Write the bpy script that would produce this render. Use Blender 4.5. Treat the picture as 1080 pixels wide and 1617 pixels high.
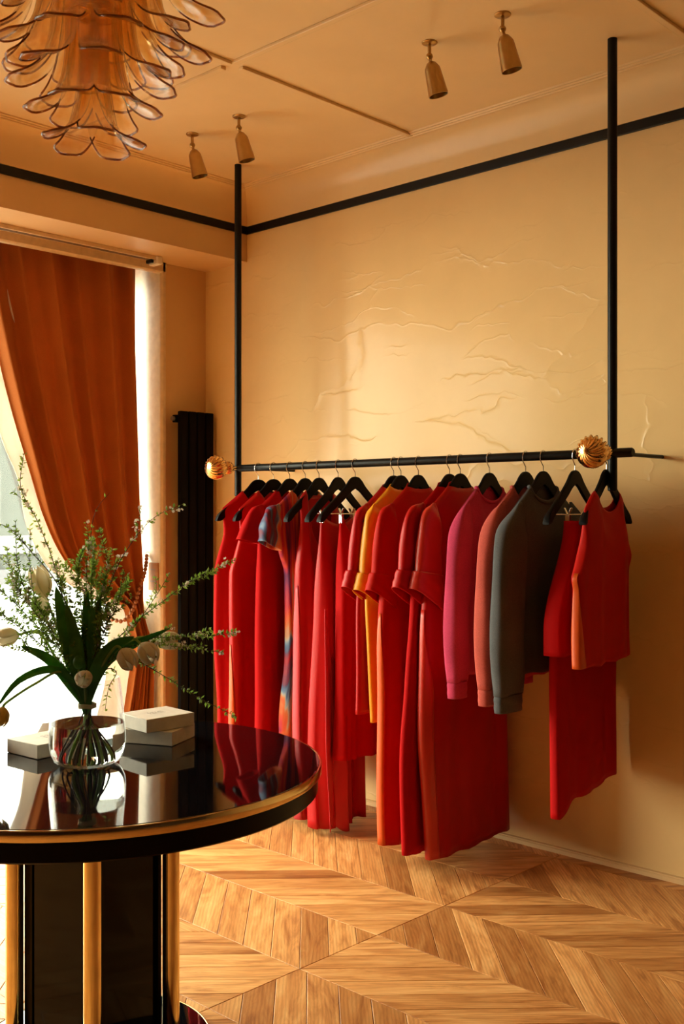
import bpy, bmesh, math, random
from mathutils import Vector, Matrix
random.seed(7)
PI = math.pi
scn = bpy.context.scene
COL = scn.collection
for o in list(bpy.data.objects): bpy.data.objects.remove(o)

# ------------------------------------------------------------------ camera
CAM = Vector((4.276, -3.790, 1.40))
FWD = Vector((-.687, .727, 0)).normalized()
RGT = Vector((FWD.y, -FWD.x, 0))
cd = bpy.data.cameras.new('camera'); cam = bpy.data.objects.new('camera', cd); COL.objects.link(cam)
cam.location = CAM
cam.rotation_euler = (PI/2, 0, math.atan2(.687, .727))
cd.sensor_fit = 'VERTICAL'; cd.sensor_height = 36; cd.lens = 1690/1617*36
cd.shift_y = -2.5/1617
cd.clip_start = .05; cd.clip_end = 200
scn.camera = cam

# ------------------------------------------------------------------ light
EXPOSURE = 1.0
SKY = 10.9
w = bpy.data.worlds.new('World'); scn.world = w; w.use_nodes = True
bg = w.node_tree.nodes['Background']
bg.inputs[0].default_value = (1.0, .93, .77, 1); bg.inputs[1].default_value = SKY
# the shop window: portal guiding the sky light through the real opening
pl = bpy.data.lights.new('window_portal', 'AREA'); pl.shape = 'RECTANGLE'; pl.size = 2.66; pl.size_y = 3.66
pl.cycles.is_portal = True
po = bpy.data.objects.new('window_portal', pl); COL.objects.link(po)
po.location = (-.84, -2.12, 1.34); po.rotation_euler = (0, -PI/2, 0)
sl = bpy.data.lights.new('sun', 'SUN'); sl.energy = .34; sl.angle = math.radians(13); sl.color = (1, .82, .56)
so = bpy.data.objects.new('sun', sl); COL.objects.link(so)
so.rotation_euler = Vector((.72, .69, -.06)).to_track_quat('-Z', 'Y').to_euler()
vs = scn.view_settings
vs.view_transform = 'Standard'; vs.look = 'None'; vs.gamma = 1; vs.use_curve_mapping = False
vs.exposure = EXPOSURE
scn.cycles.transparent_max_bounces = 48

# ------------------------------------------------------------------ helpers
def tag(o, label=None, cat=None, group=None, kind=None):
    if label: o['label'] = label
    if cat: o['category'] = cat
    if group: o['group'] = group
    if kind: o['kind'] = kind
    return o
def thing(name, label, cat, loc=(0, 0, 0), rz=0, group=None):
    o = bpy.data.objects.new(name, None); COL.objects.link(o); o.empty_display_size = .05
    o.location = loc; o.rotation_euler = (0, 0, rz)
    return tag(o, label, cat, group)
class MB:
    def __init__(s): s.v = []; s.f = []
    def add(s, vs, fs):
        n = len(s.v); s.v += [tuple(p) for p in vs]; s.f += [tuple(i+n for i in f) for f in fs]; return s
    def box(s, x0, x1, y0, y1, z0, z1):
        v = [(x, y, z) for z in (z0, z1) for y in (y0, y1) for x in (x0, x1)]
        return s.add(v, [(0, 2, 3, 1), (4, 5, 7, 6), (0, 1, 5, 4), (2, 6, 7, 3), (0, 4, 6, 2), (1, 3, 7, 5)])
    def tube(s, pts, r, n=10, cap=True, up=None):
        pts = [Vector(p) for p in pts]; m = len(pts)
        rr = r if isinstance(r, (list, tuple)) else [r]*m
        tg = []
        for i in range(m):
            t = pts[min(i+1, m-1)]-pts[max(i-1, 0)]
            tg.append(t.normalized() if t.length > 1e-9 else Vector((0, 0, 1)))
        a = Vector((0, 0, 1)) if abs(tg[0].z) < .9 else Vector((1, 0, 0))
        nx = tg[0].cross(a).normalized(); vs = []
        for i in range(m):
            nx = (nx-tg[i]*nx.dot(tg[i]))
            nx = nx.normalized() if nx.length > 1e-6 else tg[i].orthogonal().normalized()
            ny = tg[i].cross(nx)
            for k in range(n):
                q = 2*PI*k/n
                vs.append(pts[i]+(nx*math.cos(q)+ny*math.sin(q))*rr[i])
        fs = [(i*n+k, i*n+(k+1) % n, (i+1)*n+(k+1) % n, (i+1)*n+k) for i in range(m-1) for k in range(n)]
        if cap: fs += [tuple(reversed(range(n))), tuple(range((m-1)*n, m*n))]
        return s.add(vs, fs)
    def lathe(s, prof, n=32, c=(0, 0, 0), cap=False):
        vs = [(c[0]+r*math.cos(2*PI*k/n), c[1]+r*math.sin(2*PI*k/n), c[2]+z) for r, z in prof for k in range(n)]
        m = len(prof)
        fs = [(i*n+k, i*n+(k+1) % n, (i+1)*n+(k+1) % n, (i+1)*n+k) for i in range(m-1) for k in range(n)]
        if cap: fs += [tuple(reversed(range(n))), tuple(range((m-1)*n, m*n))]
        return s.add(vs, fs)
    def prism(s, outline, d, axis='x'):
        # outline: (a, b) pairs in the y-z plane (axis x) or x-y plane (axis z) or x-z plane (axis y); thickness d = (d0, d1)
        n = len(outline); vs = []
        for q in d:
            for a, b in outline:
                vs.append({'x': (q, a, b), 'y': (a, q, b), 'z': (a, b, q)}[axis])
        return s.add(vs, [tuple(range(n)), tuple(reversed(range(n, 2*n)))]+[(k, n+k, n+(k+1) % n, (k+1) % n) for k in range(n)])
    def grid(s, rows, closed=False):
        n = len(rows[0]); vs = [p for r in rows for p in r]
        kk = n if closed else n-1
        return s.add(vs, [(i*n+k, i*n+(k+1) % n, (i+1)*n+(k+1) % n, (i+1)*n+k) for i in range(len(rows)-1) for k in range(kk)])
    def sphere(s, c, r, n=12, m=8, sc=(1, 1, 1)):
        rows = []
        for i in range(m+1):
            a = PI*i/m
            rows.append([(c[0]+sc[0]*r*math.sin(a)*math.cos(2*PI*k/n), c[1]+sc[1]*r*math.sin(a)*math.sin(2*PI*k/n), c[2]+sc[2]*r*math.cos(a)) for k in range(n)])
        return s.grid(rows, True)
    def mesh(s, name, mat, smooth=True, ang=40):
        me = bpy.data.meshes.new(name); me.from_pydata(s.v, [], s.f)
        bm = bmesh.new(); bm.from_mesh(me)
        bmesh.ops.remove_doubles(bm, verts=bm.verts, dist=1e-6)
        bmesh.ops.recalc_face_normals(bm, faces=bm.faces)
        bm.to_mesh(me); bm.free()
        if smooth:
            me.polygons.foreach_set('use_smooth', [True]*len(me.polygons))
            me.set_sharp_from_angle(angle=math.radians(ang))
        me.materials.append(M[mat] if isinstance(mat, str) else mat); me.update()
        return me
    def build(s, name, mat, parent=None, smooth=True, ang=40, bevel=0, solid=0, sub=0, off=None, loc=None, rz=0):
        if off: s.v = [(x-off[0], y-off[1], z-off[2]) for x, y, z in s.v]
        o = bpy.data.objects.new(name, s.mesh(name, mat, smooth, ang)); COL.objects.link(o)
        if parent: o.parent = parent
        if loc: o.location = loc
        if rz: o.rotation_euler = (0, 0, rz)
        if solid:
            m = o.modifiers.new('solid', 'SOLIDIFY'); m.thickness = solid; m.offset = 0
        if sub:
            m = o.modifiers.new('sub', 'SUBSURF'); m.levels = sub; m.render_levels = sub
        if bevel:
            m = o.modifiers.new('bevel', 'BEVEL'); m.width = bevel; m.segments = 2; m.limit_method = 'ANGLE'
        return o
def lerp(a, b, t): return a+(b-a)*t
def sm(t): t = max(0, min(1, t)); return t*t*(3-2*t)
def interp(tab, x):
    # table of (x, y...) ascending in x, smooth (catmull) interpolation
    n = len(tab)
    if x <= tab[0][0]: return tab[0][1]
    if x >= tab[-1][0]: return tab[-1][1]
    for i in range(n-1):
        if tab[i][0] <= x <= tab[i+1][0]:
            h = tab[i+1][0]-tab[i][0]; t = (x-tab[i][0])/h
            def sl(k):
                if k <= 0 or k >= n-1: return (tab[min(k+1, n-1)][1]-tab[max(k-1, 0)][1])/max(1e-9, tab[min(k+1, n-1)][0]-tab[max(k-1, 0)][0])
                a = (tab[k][1]-tab[k-1][1])/(tab[k][0]-tab[k-1][0]); b = (tab[k+1][1]-tab[k][1])/(tab[k+1][0]-tab[k][0])
                return 0 if a*b <= 0 else 2*a*b/(a+b)
            m0, m1 = sl(i)*h, sl(i+1)*h
            return (2*t**3-3*t*t+1)*tab[i][1]+(t**3-2*t*t+t)*m0+(-2*t**3+3*t*t)*tab[i+1][1]+(t**3-t*t)*m1
def bez(pts, n):
    # catmull-rom through points
    P = [Vector(p) for p in pts]; out = []
    P = [P[0]*2-P[1]]+P+[P[-1]*2-P[-2]]
    for i in range(1, len(P)-2):
        for k in range(n):
            t = k/n; a, b, c, d = P[i-1:i+3]
            out.append(.5*((2*b)+(c-a)*t+(2*a-5*b+4*c-d)*t*t+(3*b-a-3*c+d)*t**3))
    out.append(P[-2]); return out

# ------------------------------------------------------------------ materials
M = {}
class Nt:
    def __init__(s, name):
        s.m = bpy.data.materials.new(name); s.m.use_nodes = True; s.t = s.m.node_tree
        s.b = s.t.nodes['Principled BSDF']; s.out = s.t.nodes['Material Output']; M[name] = s.m
    def n(s, typ, **kw):
        nd = s.t.nodes.new('ShaderNode'+typ)
        for k, v in kw.items():
            if k in nd.inputs: nd.inputs[k].default_value = v
            else: setattr(nd, k, v)
        return nd
    def l(s, a, b): s.t.links.new(a, b)
    def set(s, **kw):
        for k, v in kw.items(): s.b.inputs[k.replace('_', ' ')].default_value = v
    def coords(s, scale=(1, 1, 1), kind='Object', loc=(0, 0, 0)):
        tc = s.n('TexCoord'); mp = s.n('Mapping'); mp.inputs['Scale'].default_value = scale; mp.inputs['Location'].default_value = loc
        s.l(tc.outputs[kind], mp.inputs['Vector']); return mp.outputs[0]
    def noise(s, vec, scale=5, detail=4, rough=.5, dist=0):
        nd = s.n('TexNoise', Scale=scale, Detail=detail, Roughness=rough, Distortion=dist)
        if vec: s.l(vec, nd.inputs['Vector'])
        return nd
    def ramp(s, fac, stops):
        r = s.n('ValToRGB'); e = r.color_ramp.elements
        while len(e) < len(stops): e.new(.5)
        for k, (p, c) in enumerate(stops): e[k].position = p; e[k].color = (*c, 1) if len(c) == 3 else c
        s.l(fac, r.inputs[0]); return r.outputs[0]
    def bump(s, h, strength=.2, dist=.01, prev=None):
        b = s.n('Bump', Strength=strength, Distance=dist); s.l(h, b.inputs['Height'])
        if prev: s.l(prev, b.inputs['Normal'])
        return b.outputs[0]
def c4(c): return (*c, 1)
def plain(name, col, rough=.5, metal=0, coat=0, var=.08, nscale=30, bump=0, sheen=0, spec=.5):
    t = Nt(name); v = t.coords()
    nz = t.noise(v, nscale, 3)
    a = tuple(x*(1-var) for x in col); b = tuple(min(1, x*(1+var)) for x in col)
    t.l(t.ramp(nz.outputs[0], [(.3, a), (.7, b)]), t.b.inputs['Base Color'])
    t.set(Roughness=rough, Metallic=metal, Coat_Weight=coat, Sheen_Weight=sheen, Specular_IOR_Level=spec)
    if coat: t.set(Coat_Roughness=.03)
    if bump: t.l(t.bump(nz.outputs[0], bump, .002), t.b.inputs['Normal'])
    return t
def lacquer(name, col, rough, crack, spec=.3):
    t = Nt(name); v = t.coords()
    nz = t.noise(v, 1.6, 5, .6); nf = t.noise(v, 90, 3)
    a = tuple(x*.93 for x in col); b = tuple(x*1.04 for x in col)
    t.l(t.ramp(nz.outputs[0], [(.3, a), (.7, b)]), t.b.inputs['Base Color'])
    t.set(Roughness=rough, Specular_IOR_Level=spec)
    bm = t.bump(nf.outputs[0], .03, .001)
    if crack:
        nd = t.noise(v, 2.2, 4, .6)
        vm = t.n('VectorMath', operation='MULTIPLY_ADD'); t.l(nd.outputs['Color'], vm.inputs[0]); vm.inputs[1].default_value = (.5, .5, .28); t.l(v, vm.inputs[2])
        for k, (sx, sz, lo, hi, st) in enumerate(((.55, 3.1, .50, .62, .8), (.9, 5.2, .54, .66, .5))):
            mp = t.n('Mapping'); mp.inputs['Scale'].default_value = (sx, 1, sz); mp.inputs['Rotation'].default_value = (0, (-.28, .12)[k], 0); mp.inputs['Location'].default_value = (k*3.7, 0, k*1.3)
            t.l(vm.outputs[0], mp.inputs[0])
            vo = t.n('TexVoronoi', feature='DISTANCE_TO_EDGE', voronoi_dimensions='3D', Scale=1.25); t.l(mp.outputs[0], vo.inputs['Vector'])
            rp = t.ramp(vo.outputs['Distance'], [(0, (1, 1, 1)), (.012, (.35, .35, .35)), (.03, (0, 0, 0))])
            mk = t.noise(v, 1.7+k, 2); mr = t.ramp(mk.outputs[0], [(lo-.08, (0, 0, 0)), (hi-.08, (1, 1, 1))])
            mm = t.n('MixRGB', blend_type='MULTIPLY'); mm.inputs[0].default_value = 1; t.l(rp, mm.inputs[1]); t.l(mr, mm.inputs[2])
            bm = t.bump(mm.outputs[0], st*.42, .0045, bm)
        n2 = t.noise(v, 4.5, 4, .6)
        bm = t.bump(n2.outputs[0], .035, .02, bm)
    else:
        n2 = t.noise(v, 2.0, 3); bm = t.bump(n2.outputs[0], .04, .02, bm)
    t.l(bm, t.b.inputs['Normal']); return t
WALLC = (.80, .565, .27)
lacquer('wall_lacquer', WALLC, .17, True, .10)
lacquer('ceiling_lacquer', (.80, .57, .29), .26, False)
lacquer('fascia_paint', (.74, .50, .25), .42, False)
plain('dark_unseen_wall', (.09, .05, .027), .6)  # colour of the unseen walls, darkened to cut bounce light
plain('white_paint', (.82, .76, .62), .45)
plain('casing_paint', (.72, .55, .34), .45)
plain('black_metal', (.003, .0036, .0036), .42, 0, 0, .1, spec=.22)
plain('black_trim', (.003, .004, .006), .4, spec=.25)
plain('black_radiator', (.002, .002, .0022), .55, spec=.08)
plain('black_wood', (.0022, .002, .002), .5, spec=.12)
plain('black_gloss', (.004, .004, .005), .035, spec=.62)
plain('black_apron', (.003, .003, .003), .25, spec=.12)
plain('black_panel', (.002, .002, .0022), .08, spec=.14)
plain('chrome', (.62, .60, .58), .18, 1)
plain('steel', (.40, .40, .40), .4, 1)
plain('white_card', (.78, .73, .64), .6, bump=.05)
plain('print_grey', (.30, .27, .22), .6)
plain('tan_plate', (.42, .22, .10), .55)
plain('stone_paving', (.18, .19, .21), .8, var=.12, nscale=2)
plain('asphalt', (.16, .165, .17), .9, var=.15)
plain('facade_render', (.024, .032, .031), .8, var=.12, nscale=.5)
plain('facade_white', (.075, .080, .090), .7)
plain('facade_glass', (.018,.026,.028), .1)
plain('bollard_paint', (.10, .10, .10), .5)
plain('twine', (.45, .36, .18), .8)
plain('bead_wood', (.32, .12, .04), .4)
plain('slot_shade', (.16, .10, .05), .8)
t = plain('brass', (.92, .73, .36), .12, 1, var=.06)
t = plain('brass_satin', (.46, .29, .11), .30, 1, var=.08)
t = plain('gold', (.80, .50, .20), .13, 1, var=.05)
# wood
t = Nt('oak'); oi = t.n('ObjectInfo'); tc = t.n('TexCoord')
cx = t.n('CombineXYZ'); mul = t.n('Math', operation='MULTIPLY'); t.l(oi.outputs['Random'], mul.inputs[0]); mul.inputs[1].default_value = 37.
t.l(mul.outputs[0], cx.inputs[0]); t.l(mul.outputs[0], cx.inputs[1])
ad = t.n('VectorMath', operation='ADD'); t.l(tc.outputs['Object'], ad.inputs[0]); t.l(cx.outputs[0], ad.inputs[1])
mp = t.n('Mapping'); mp.inputs['Scale'].default_value = (1.6, 11, 1); t.l(ad.outputs[0], mp.inputs[0])
nz = t.noise(mp.outputs[0], 2.2, 6, .6, 1.2)
mp2 = t.n('Mapping'); mp2.inputs['Scale'].default_value = (8, 160, 1); t.l(ad.outputs[0], mp2.inputs[0])
nf = t.noise(mp2.outputs[0], 3, 4, .6)
mp3 = t.n('Mapping'); mp3.inputs['Scale'].default_value = (1.1, 7, 1); t.l(ad.outputs[0], mp3.inputs[0])
wv = t.n('TexWave', wave_type='RINGS', Scale=4.0, Distortion=5.0, Detail=3.0); wv.inputs['Detail Scale'].default_value = 1.2; t.l(mp3.outputs[0], wv.inputs['Vector'])
base = t.ramp(nz.outputs[0], [(.28, (.44, .170, .048)), (.5, (.78, .385, .130)), (.72, (.95, .570, .235))])
m1 = t.n('MixRGB', blend_type='MULTIPLY'); m1.inputs[0].default_value = .28; t.l(base, m1.inputs[1])
t.l(t.ramp(nf.outputs[0], [(.3, (.55, .48, .42)), (.6, (1, 1, 1))]), m1.inputs[2])
m2 = t.n('MixRGB', blend_type='MULTIPLY'); m2.inputs[0].default_value = .36; t.l(m1.outputs[0], m2.inputs[1])
t.l(t.ramp(wv.outputs[0], [(.2, (.6, .5, .42)), (.6, (1, 1, 1))]), m2.inputs[2])
rr = t.ramp(oi.outputs['Random'], [(0, (.58, .46, .36)), (.2, (.80, .72, .62)), (.5, (1.0, .96, .90)), (1, (1.14, 1.16, 1.16))])
m3 = t.n('MixRGB', blend_type='MULTIPLY'); m3.inputs[0].default_value = 1; t.l(m2.outputs[0], m3.inputs[1]); t.l(rr, m3.inputs[2])
t.l(m3.outputs[0], t.b.inputs['Base Color']); t.set(Roughness=.40, Specular_IOR_Level=.3)
t.l(t.bump(nf.outputs[0], .12, .002), t.b.inputs['Normal'])
plain('floor_grout', (.10, .05, .02), .9)
# glass
def schlick(t, f0=.04, normal=None):
    # surface reflectance of a clear sheet, same from both faces
    lw = t.n('LayerWeight', Blend=.5); p = t.n('Math', operation='POWER'); t.l(lw.outputs['Facing'], p.inputs[0]); p.inputs[1].default_value = 5.0
    if normal: t.l(normal, lw.inputs['Normal'])
    m = t.n('Math', operation='MULTIPLY_ADD'); t.l(p.outputs[0], m.inputs[0]); m.inputs[1].default_value = 1-f0; m.inputs[2].default_value = f0
    return m.outputs[0]
def arch_glass(name, tint, refl=.04):
    t = Nt(name); tr = t.n('BsdfTransparent'); tr.inputs[0].default_value = c4(tint); gl = t.n('BsdfGlossy'); gl.inputs['Roughness'].default_value = .01
    mx = t.n('MixShader'); t.l(schlick(t, refl), mx.inputs[0]); t.l(tr.outputs[0], mx.inputs[1]); t.l(gl.outputs[0], mx.inputs[2])
    t.l(mx.outputs[0], t.out.inputs[0])
arch_glass('window_glass', (.88, .91, .88))
arch_glass('vase_glass', (.975, .98, .975), .09)
t = Nt('water'); t.set(Transmission_Weight=1, IOR=1.33, Roughness=0); t.b.inputs['Base Color'].default_value = (.97, .98, .95, 1)
# amber petal glass: tinted body, clear rim
t = Nt('amber_glass')
at = t.n('Attribute', attribute_name='rim'); v = t.coords((1, 1, .35)); nz = t.noise(v, 55, 4, .6)
am = t.ramp(nz.outputs[0], [(.3, (.92, .77, .50)), (.7, (.98, .90, .72))])
mx = t.n('MixRGB'); t.l(at.outputs['Fac'], mx.inputs[0]); t.l(am, mx.inputs[1]); mx.inputs[2].default_value = (.99, .97, .92, 1)
lw = t.n('LayerWeight', Blend=.30); pw = t.n('Math', operation='POWER'); t.l(lw.outputs['Facing'], pw.inputs[0]); pw.inputs[1].default_value = 3.0
dk = t.n('MixRGB'); t.l(pw.outputs[0], dk.inputs[0]); t.l(mx.outputs[0], dk.inputs[1]); dk.inputs[2].default_value = (.62, .36, .14, 1)
tr = t.n('BsdfTransparent'); t.l(dk.outputs[0], tr.inputs[0])
tl = t.n('BsdfTranslucent'); t.l(am, tl.inputs[0]); m0 = t.n('MixShader'); m0.inputs[0].default_value = .06; t.l(tr.outputs[0], m0.inputs[1]); t.l(tl.outputs[0], m0.inputs[2])
gl = t.n('BsdfGlossy'); gl.inputs['Roughness'].default_value = .05
bn = t.bump(nz.outputs[0], .15, .004); t.l(bn, gl.inputs['Normal'])
m1 = t.n('MixShader'); t.l(schlick(t, .03), m1.inputs[0]); t.l(m0.outputs[0], m1.inputs[1]); t.l(gl.outputs[0], m1.inputs[2])
t.l(m1.outputs[0], t.out.inputs[0])
t = Nt('rim_dark_line'); tr = t.n('BsdfTransparent'); tr.inputs[0].default_value = (.60, .38, .19, 1); gl = t.n('BsdfGlossy'); gl.inputs['Roughness'].default_value = .06  # darker bead put in for the dark line refracted at petal edges
mx = t.n('MixShader'); t.l(schlick(t, .06), mx.inputs[0]); t.l(tr.outputs[0], mx.inputs[1]); t.l(gl.outputs[0], mx.inputs[2]); t.l(mx.outputs[0], t.out.inputs[0])
# cloth
def cloth(name, col, rough=.62, sheen=.25, var=.10, weave=900, transl=0, sheen_col=None, spec=.10):
    t = Nt(name); v = t.coords(); nz = t.noise(v, weave, 2); nb = t.noise(v, 7, 3)
    a = tuple(x*(1-var) for x in col); b = tuple(min(1, x*(1+var)) for x in col)
    mx = t.n('MixRGB'); mx.inputs[0].default_value = .35; t.l(nz.outputs[0], mx.inputs[1]); t.l(nb.outputs[0], mx.inputs[2])
    cr = t.ramp(mx.outputs[0], [(.36, a), (.64, b)]); t.l(cr, t.b.inputs['Base Color'])
    t.set(Roughness=rough, Sheen_Weight=sheen, Sheen_Roughness=.4, Specular_IOR_Level=spec)
    t.b.inputs['Sheen Tint'].default_value = c4(sheen_col or tuple(min(1, x*.6+.35) for x in col))
    t.l(t.bump(nz.outputs[0], .12, .001), t.b.inputs['Normal'])
    if transl:
        tl = t.n('BsdfTranslucent'); t.l(cr, tl.inputs[0]); ms = t.n('MixShader'); ms.inputs[0].default_value = transl
        t.l(t.b.outputs[0], ms.inputs[1]); t.l(tl.outputs[0], ms.inputs[2]); t.l(ms.outputs[0], t.out.inputs[0])
    return t
RED = (.40, .0016, .0026)
cloth('red_crepe', RED, .75, .0)
cloth('red_satin', (.42, .0028, .003), .42, .0, spec=.20)
cloth('red_silk', (.42, .004, .007), .40, .0, spec=.22)
cloth('coral_satin', (.56, .024, .013), .36, .0, spec=.5)  # satin of the sleeves; also colours one dress's painted lit edge
cloth('pink_lit_silk', (.56, .05, .07), .38, .0, spec=.3)  # red cloth with the pink of falling light put into its colour
cloth('orange_red', (.44, .006, .0022), .55, .0)
cloth('orange_lit_silk', (.62, .080, .007), .40, .0, spec=.4)  # window-lit edge of red cloth, the light put into the colour
cloth('yellow_silk', (.80, .34, .015), .40, .0, spec=.4)
cloth('pink_fleece', (.46, .045, .11), .9, .12, .22, 450)
cloth('coral_fleece', (.47, .09, .07), .9, .12, .22, 450)
cloth('grey_fleece', (.095, .104, .115), .9, .12, .25, 450)
cloth('curtain_orange', (.47, .150, .038), .8, .05, .12, 500, .18)
cloth('curtain_lining', (.90, .85, .77), .8, .1, .05, 500, .35)
t = cloth('stripe_print', (.5, .1, .1), .42, .1)
v = t.coords((1, 9, 1.3)); nd = t.noise(v, 1.6, 3, .6, .8)
sr = t.ramp(nd.outputs[0], [(.25, (.02, .02, .06)), (.36, (.12, .02, .09)), (.42, (.55, .03, .03)), (.49, (.50, .14, .02)), (.53, (.34, .36, .30)), (.57, (.08, .18, .36)), (.62, (.02, .015, .04)), (.75, (.55, .02, .02))])
sr.node.color_ramp.interpolation = 'B_SPLINE'
t.l(sr, t.b.inputs['Base Color'])
# plants
def leafy(name, a, b, tr=.35, rough=.4):
    t = Nt(name); v = t.coords(); nz = t.noise(v, 22, 3); cr = t.ramp(nz.outputs[0], [(.3, a), (.7, b)]); t.l(cr, t.b.inputs['Base Color']); t.set(Roughness=rough)
    tl = t.n('BsdfTranslucent'); t.l(cr, tl.inputs[0]); ms = t.n('MixShader'); ms.inputs[0].default_value = tr
    t.l(t.b.outputs[0], ms.inputs[1]); t.l(tl.outputs[0], ms.inputs[2]); t.l(ms.outputs[0], t.out.inputs[0])
leafy('tulip_leaf', (.045, .20, .03), (.11, .36, .07), .4)
leafy('spirea_leaf', (.14, .28, .03), (.32, .46, .08), .5)
leafy('tulip_petal', (.86, .80, .62), (.92, .88, .76), .55, .5)
leafy('tulip_yellow', (.75, .55, .12), (.85, .68, .25), .45, .5)
leafy('blossom', (.80, .76, .62), (.88, .85, .76), .3, .6)
leafy('stem_green', (.22, .38, .06), (.42, .58, .16), .3)
plain('twig_bark', (.055, .032, .018), .7)

# ------------------------------------------------------------------ structure
CZ = 3.07            # ceiling
RX = -.345           # recessed window wall plane
WY0, WY1, WH = -3.95, -.30, 2.745   # window opening
def struct(mb, name, mat, **kw):
    return tag(mb.build(name, mat, **kw), kind='structure')
fl = struct(MB().box(-.9, 9.2, -9.2, .2, -.08, -.013), 'floor', 'floor_grout', smooth=False)
struct(MB().box(-.9, 9.2, 0, .2, -.08, CZ+.1), 'wall_right', 'wall_lacquer', smooth=False)
struct(MB().box(-.9, 9.4, -9.4, -9.2, -.08, CZ+.1), 'wall_rear', 'dark_unseen_wall', smooth=False)  # unseen; set far back and dark to lower the fill
struct(MB().box(9.2, 9.4, -9.4, .2, -.08, CZ+.1), 'wall_far_side', 'dark_unseen_wall', smooth=False)
struct(MB().box(-.9, 9.4, -9.4, .2, CZ, CZ+.12), 'ceiling', 'ceiling_lacquer', smooth=False)
# left wall: bulkhead over the recess, pier by the corner, pier beyond the window, lintel
mb = MB().box(RX, 0, -9.2, 0, 2.72, CZ).box(-.85, RX, -9.2, 0, WH, CZ).box(-.85, RX, WY1, 0, -.05, WH).box(-.85, 0, -9.2, WY0, -.05, 2.72)
struct(mb, 'wall_left', 'fascia_paint', smooth=False)
# cove + ridge along both walls, profile (distance from wall, height)
prof = [(0, 2.905), (.012, 2.905), (.012, 2.925)]
for k in range(11):
    a = PI/2*k/10
    prof.append((.012+.100*(1-math.cos(a)), 2.925+.135*math.sin(a)))
prof += [(.118, 3.060), (.120, 3.056), (.126, 3.056), (.128, 3.062), (.136, 3.062), (.138, 3.058), (.144, 3.058), (.146, 3.064), (.156, 3.064), (.158, CZ), (0, CZ)]
L = 9.0
mb = MB(); n = len(prof)
mb.add([(d, -d, z) for d, z in prof]+[(L, -d, z) for d, z in prof], [(k, (k+1) % n, n+(k+1) % n, n+k) for k in range(n)])
struct(mb, 'trim_1', 'ceiling_lacquer', ang=50)
mb = MB()
mb.add([(d, -d, z) for d, z in prof]+[(d, -9.0, z) for d, z in prof], [(k, (k+1) % n, n+(k+1) % n, n+k) for k in range(n)])
struct(mb, 'trim_2', 'ceiling_lacquer', ang=50)
struct(MB().box(.012, 9.2, -.012, 0, 2.864, 2.904), 'trim_3', 'black_trim', bevel=.002)
struct(MB().box(0, .012, -9.2, 0, 2.864, 2.904), 'trim_4', 'black_trim', bevel=.002)
# ceiling battens
for k, (x0, x1, y0, y1) in enumerate([(1.222, 1.247, -1.125, -.128), (1.222, 1.247, -3.2, -1.178), (2.56, 2.585, -1.125, -.165), (.16, 1.19, -1.185, -1.16), (1.26, 5.5, -1.185, -1.16), (2.56, 2.585, -3.2, -1.2)]):
    struct(MB().box(x0, x1, y0, y1, CZ-.012, CZ), 'trim_%d' % (5+k), 'ceiling_lacquer', bevel=.002)
struct(MB().prism([(0, 0), (-.012, 0), (-.012, .016), (-.009, .019), (-.009, .023), (0, .026)], (RX, 9.2)), 'baseboard_right', 'fascia_paint')
# reveal lining, casing of the shop window
struct(MB().box(-.85, RX-.002, WY1-.006, WY1, 0, WH), 'trim_20', 'white_paint', bevel=.001)
mb = MB().prism([(RX, WY1-.012), (RX+.010, WY1-.012), (RX+.018, WY1-.004), (RX+.018, WY1+.012), (RX+.008, WY1+.018), (RX, WY1+.018)], (0, 2.7199), 'z')
struct(mb, 'trim_21', 'casing_paint')
mb = MB().prism([(RX-.02, 2.664), (RX+.010, 2.664), (RX+.018, 2.672), (RX+.018, 2.7199), (RX-.02, 2.7199)], (WY0, WY1+.018), 'y')
struct(mb, 'trim_22', 'casing_paint')
# window: frame, mullion, panes
wr = thing('window_1', None, None, (0, 0, 0)); tag(wr, kind='structure')
for nm, b in (('window_frame', (-.76, -.70, WY0, WY1-.006, 0, .10)), ('window_frame', (-.76, -.70, WY0, WY1-.006, WH-.07, WH)), ('window_frame', (-.76, -.70, WY0, WY0+.06, .10, WH-.07)), ('window_frame', (-.76, -.70, WY1-.066, WY1-.006, .10, WH-.07)), ('mullion', (-.76, -.70, -2.40, -2.35, .10, WH-.07))):
    MB().box(*b).build(nm, 'white_paint', wr, bevel=.004)
MB().box(-.733, -.727, WY0+.06, -2.40, .10, WH-.07).build('pane', 'window_glass', wr, smooth=False)
MB().box(-.733, -.727, -2.35, WY1-.066, .10, WH-.07).build('pane', 'window_glass', wr, smooth=False)

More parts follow.
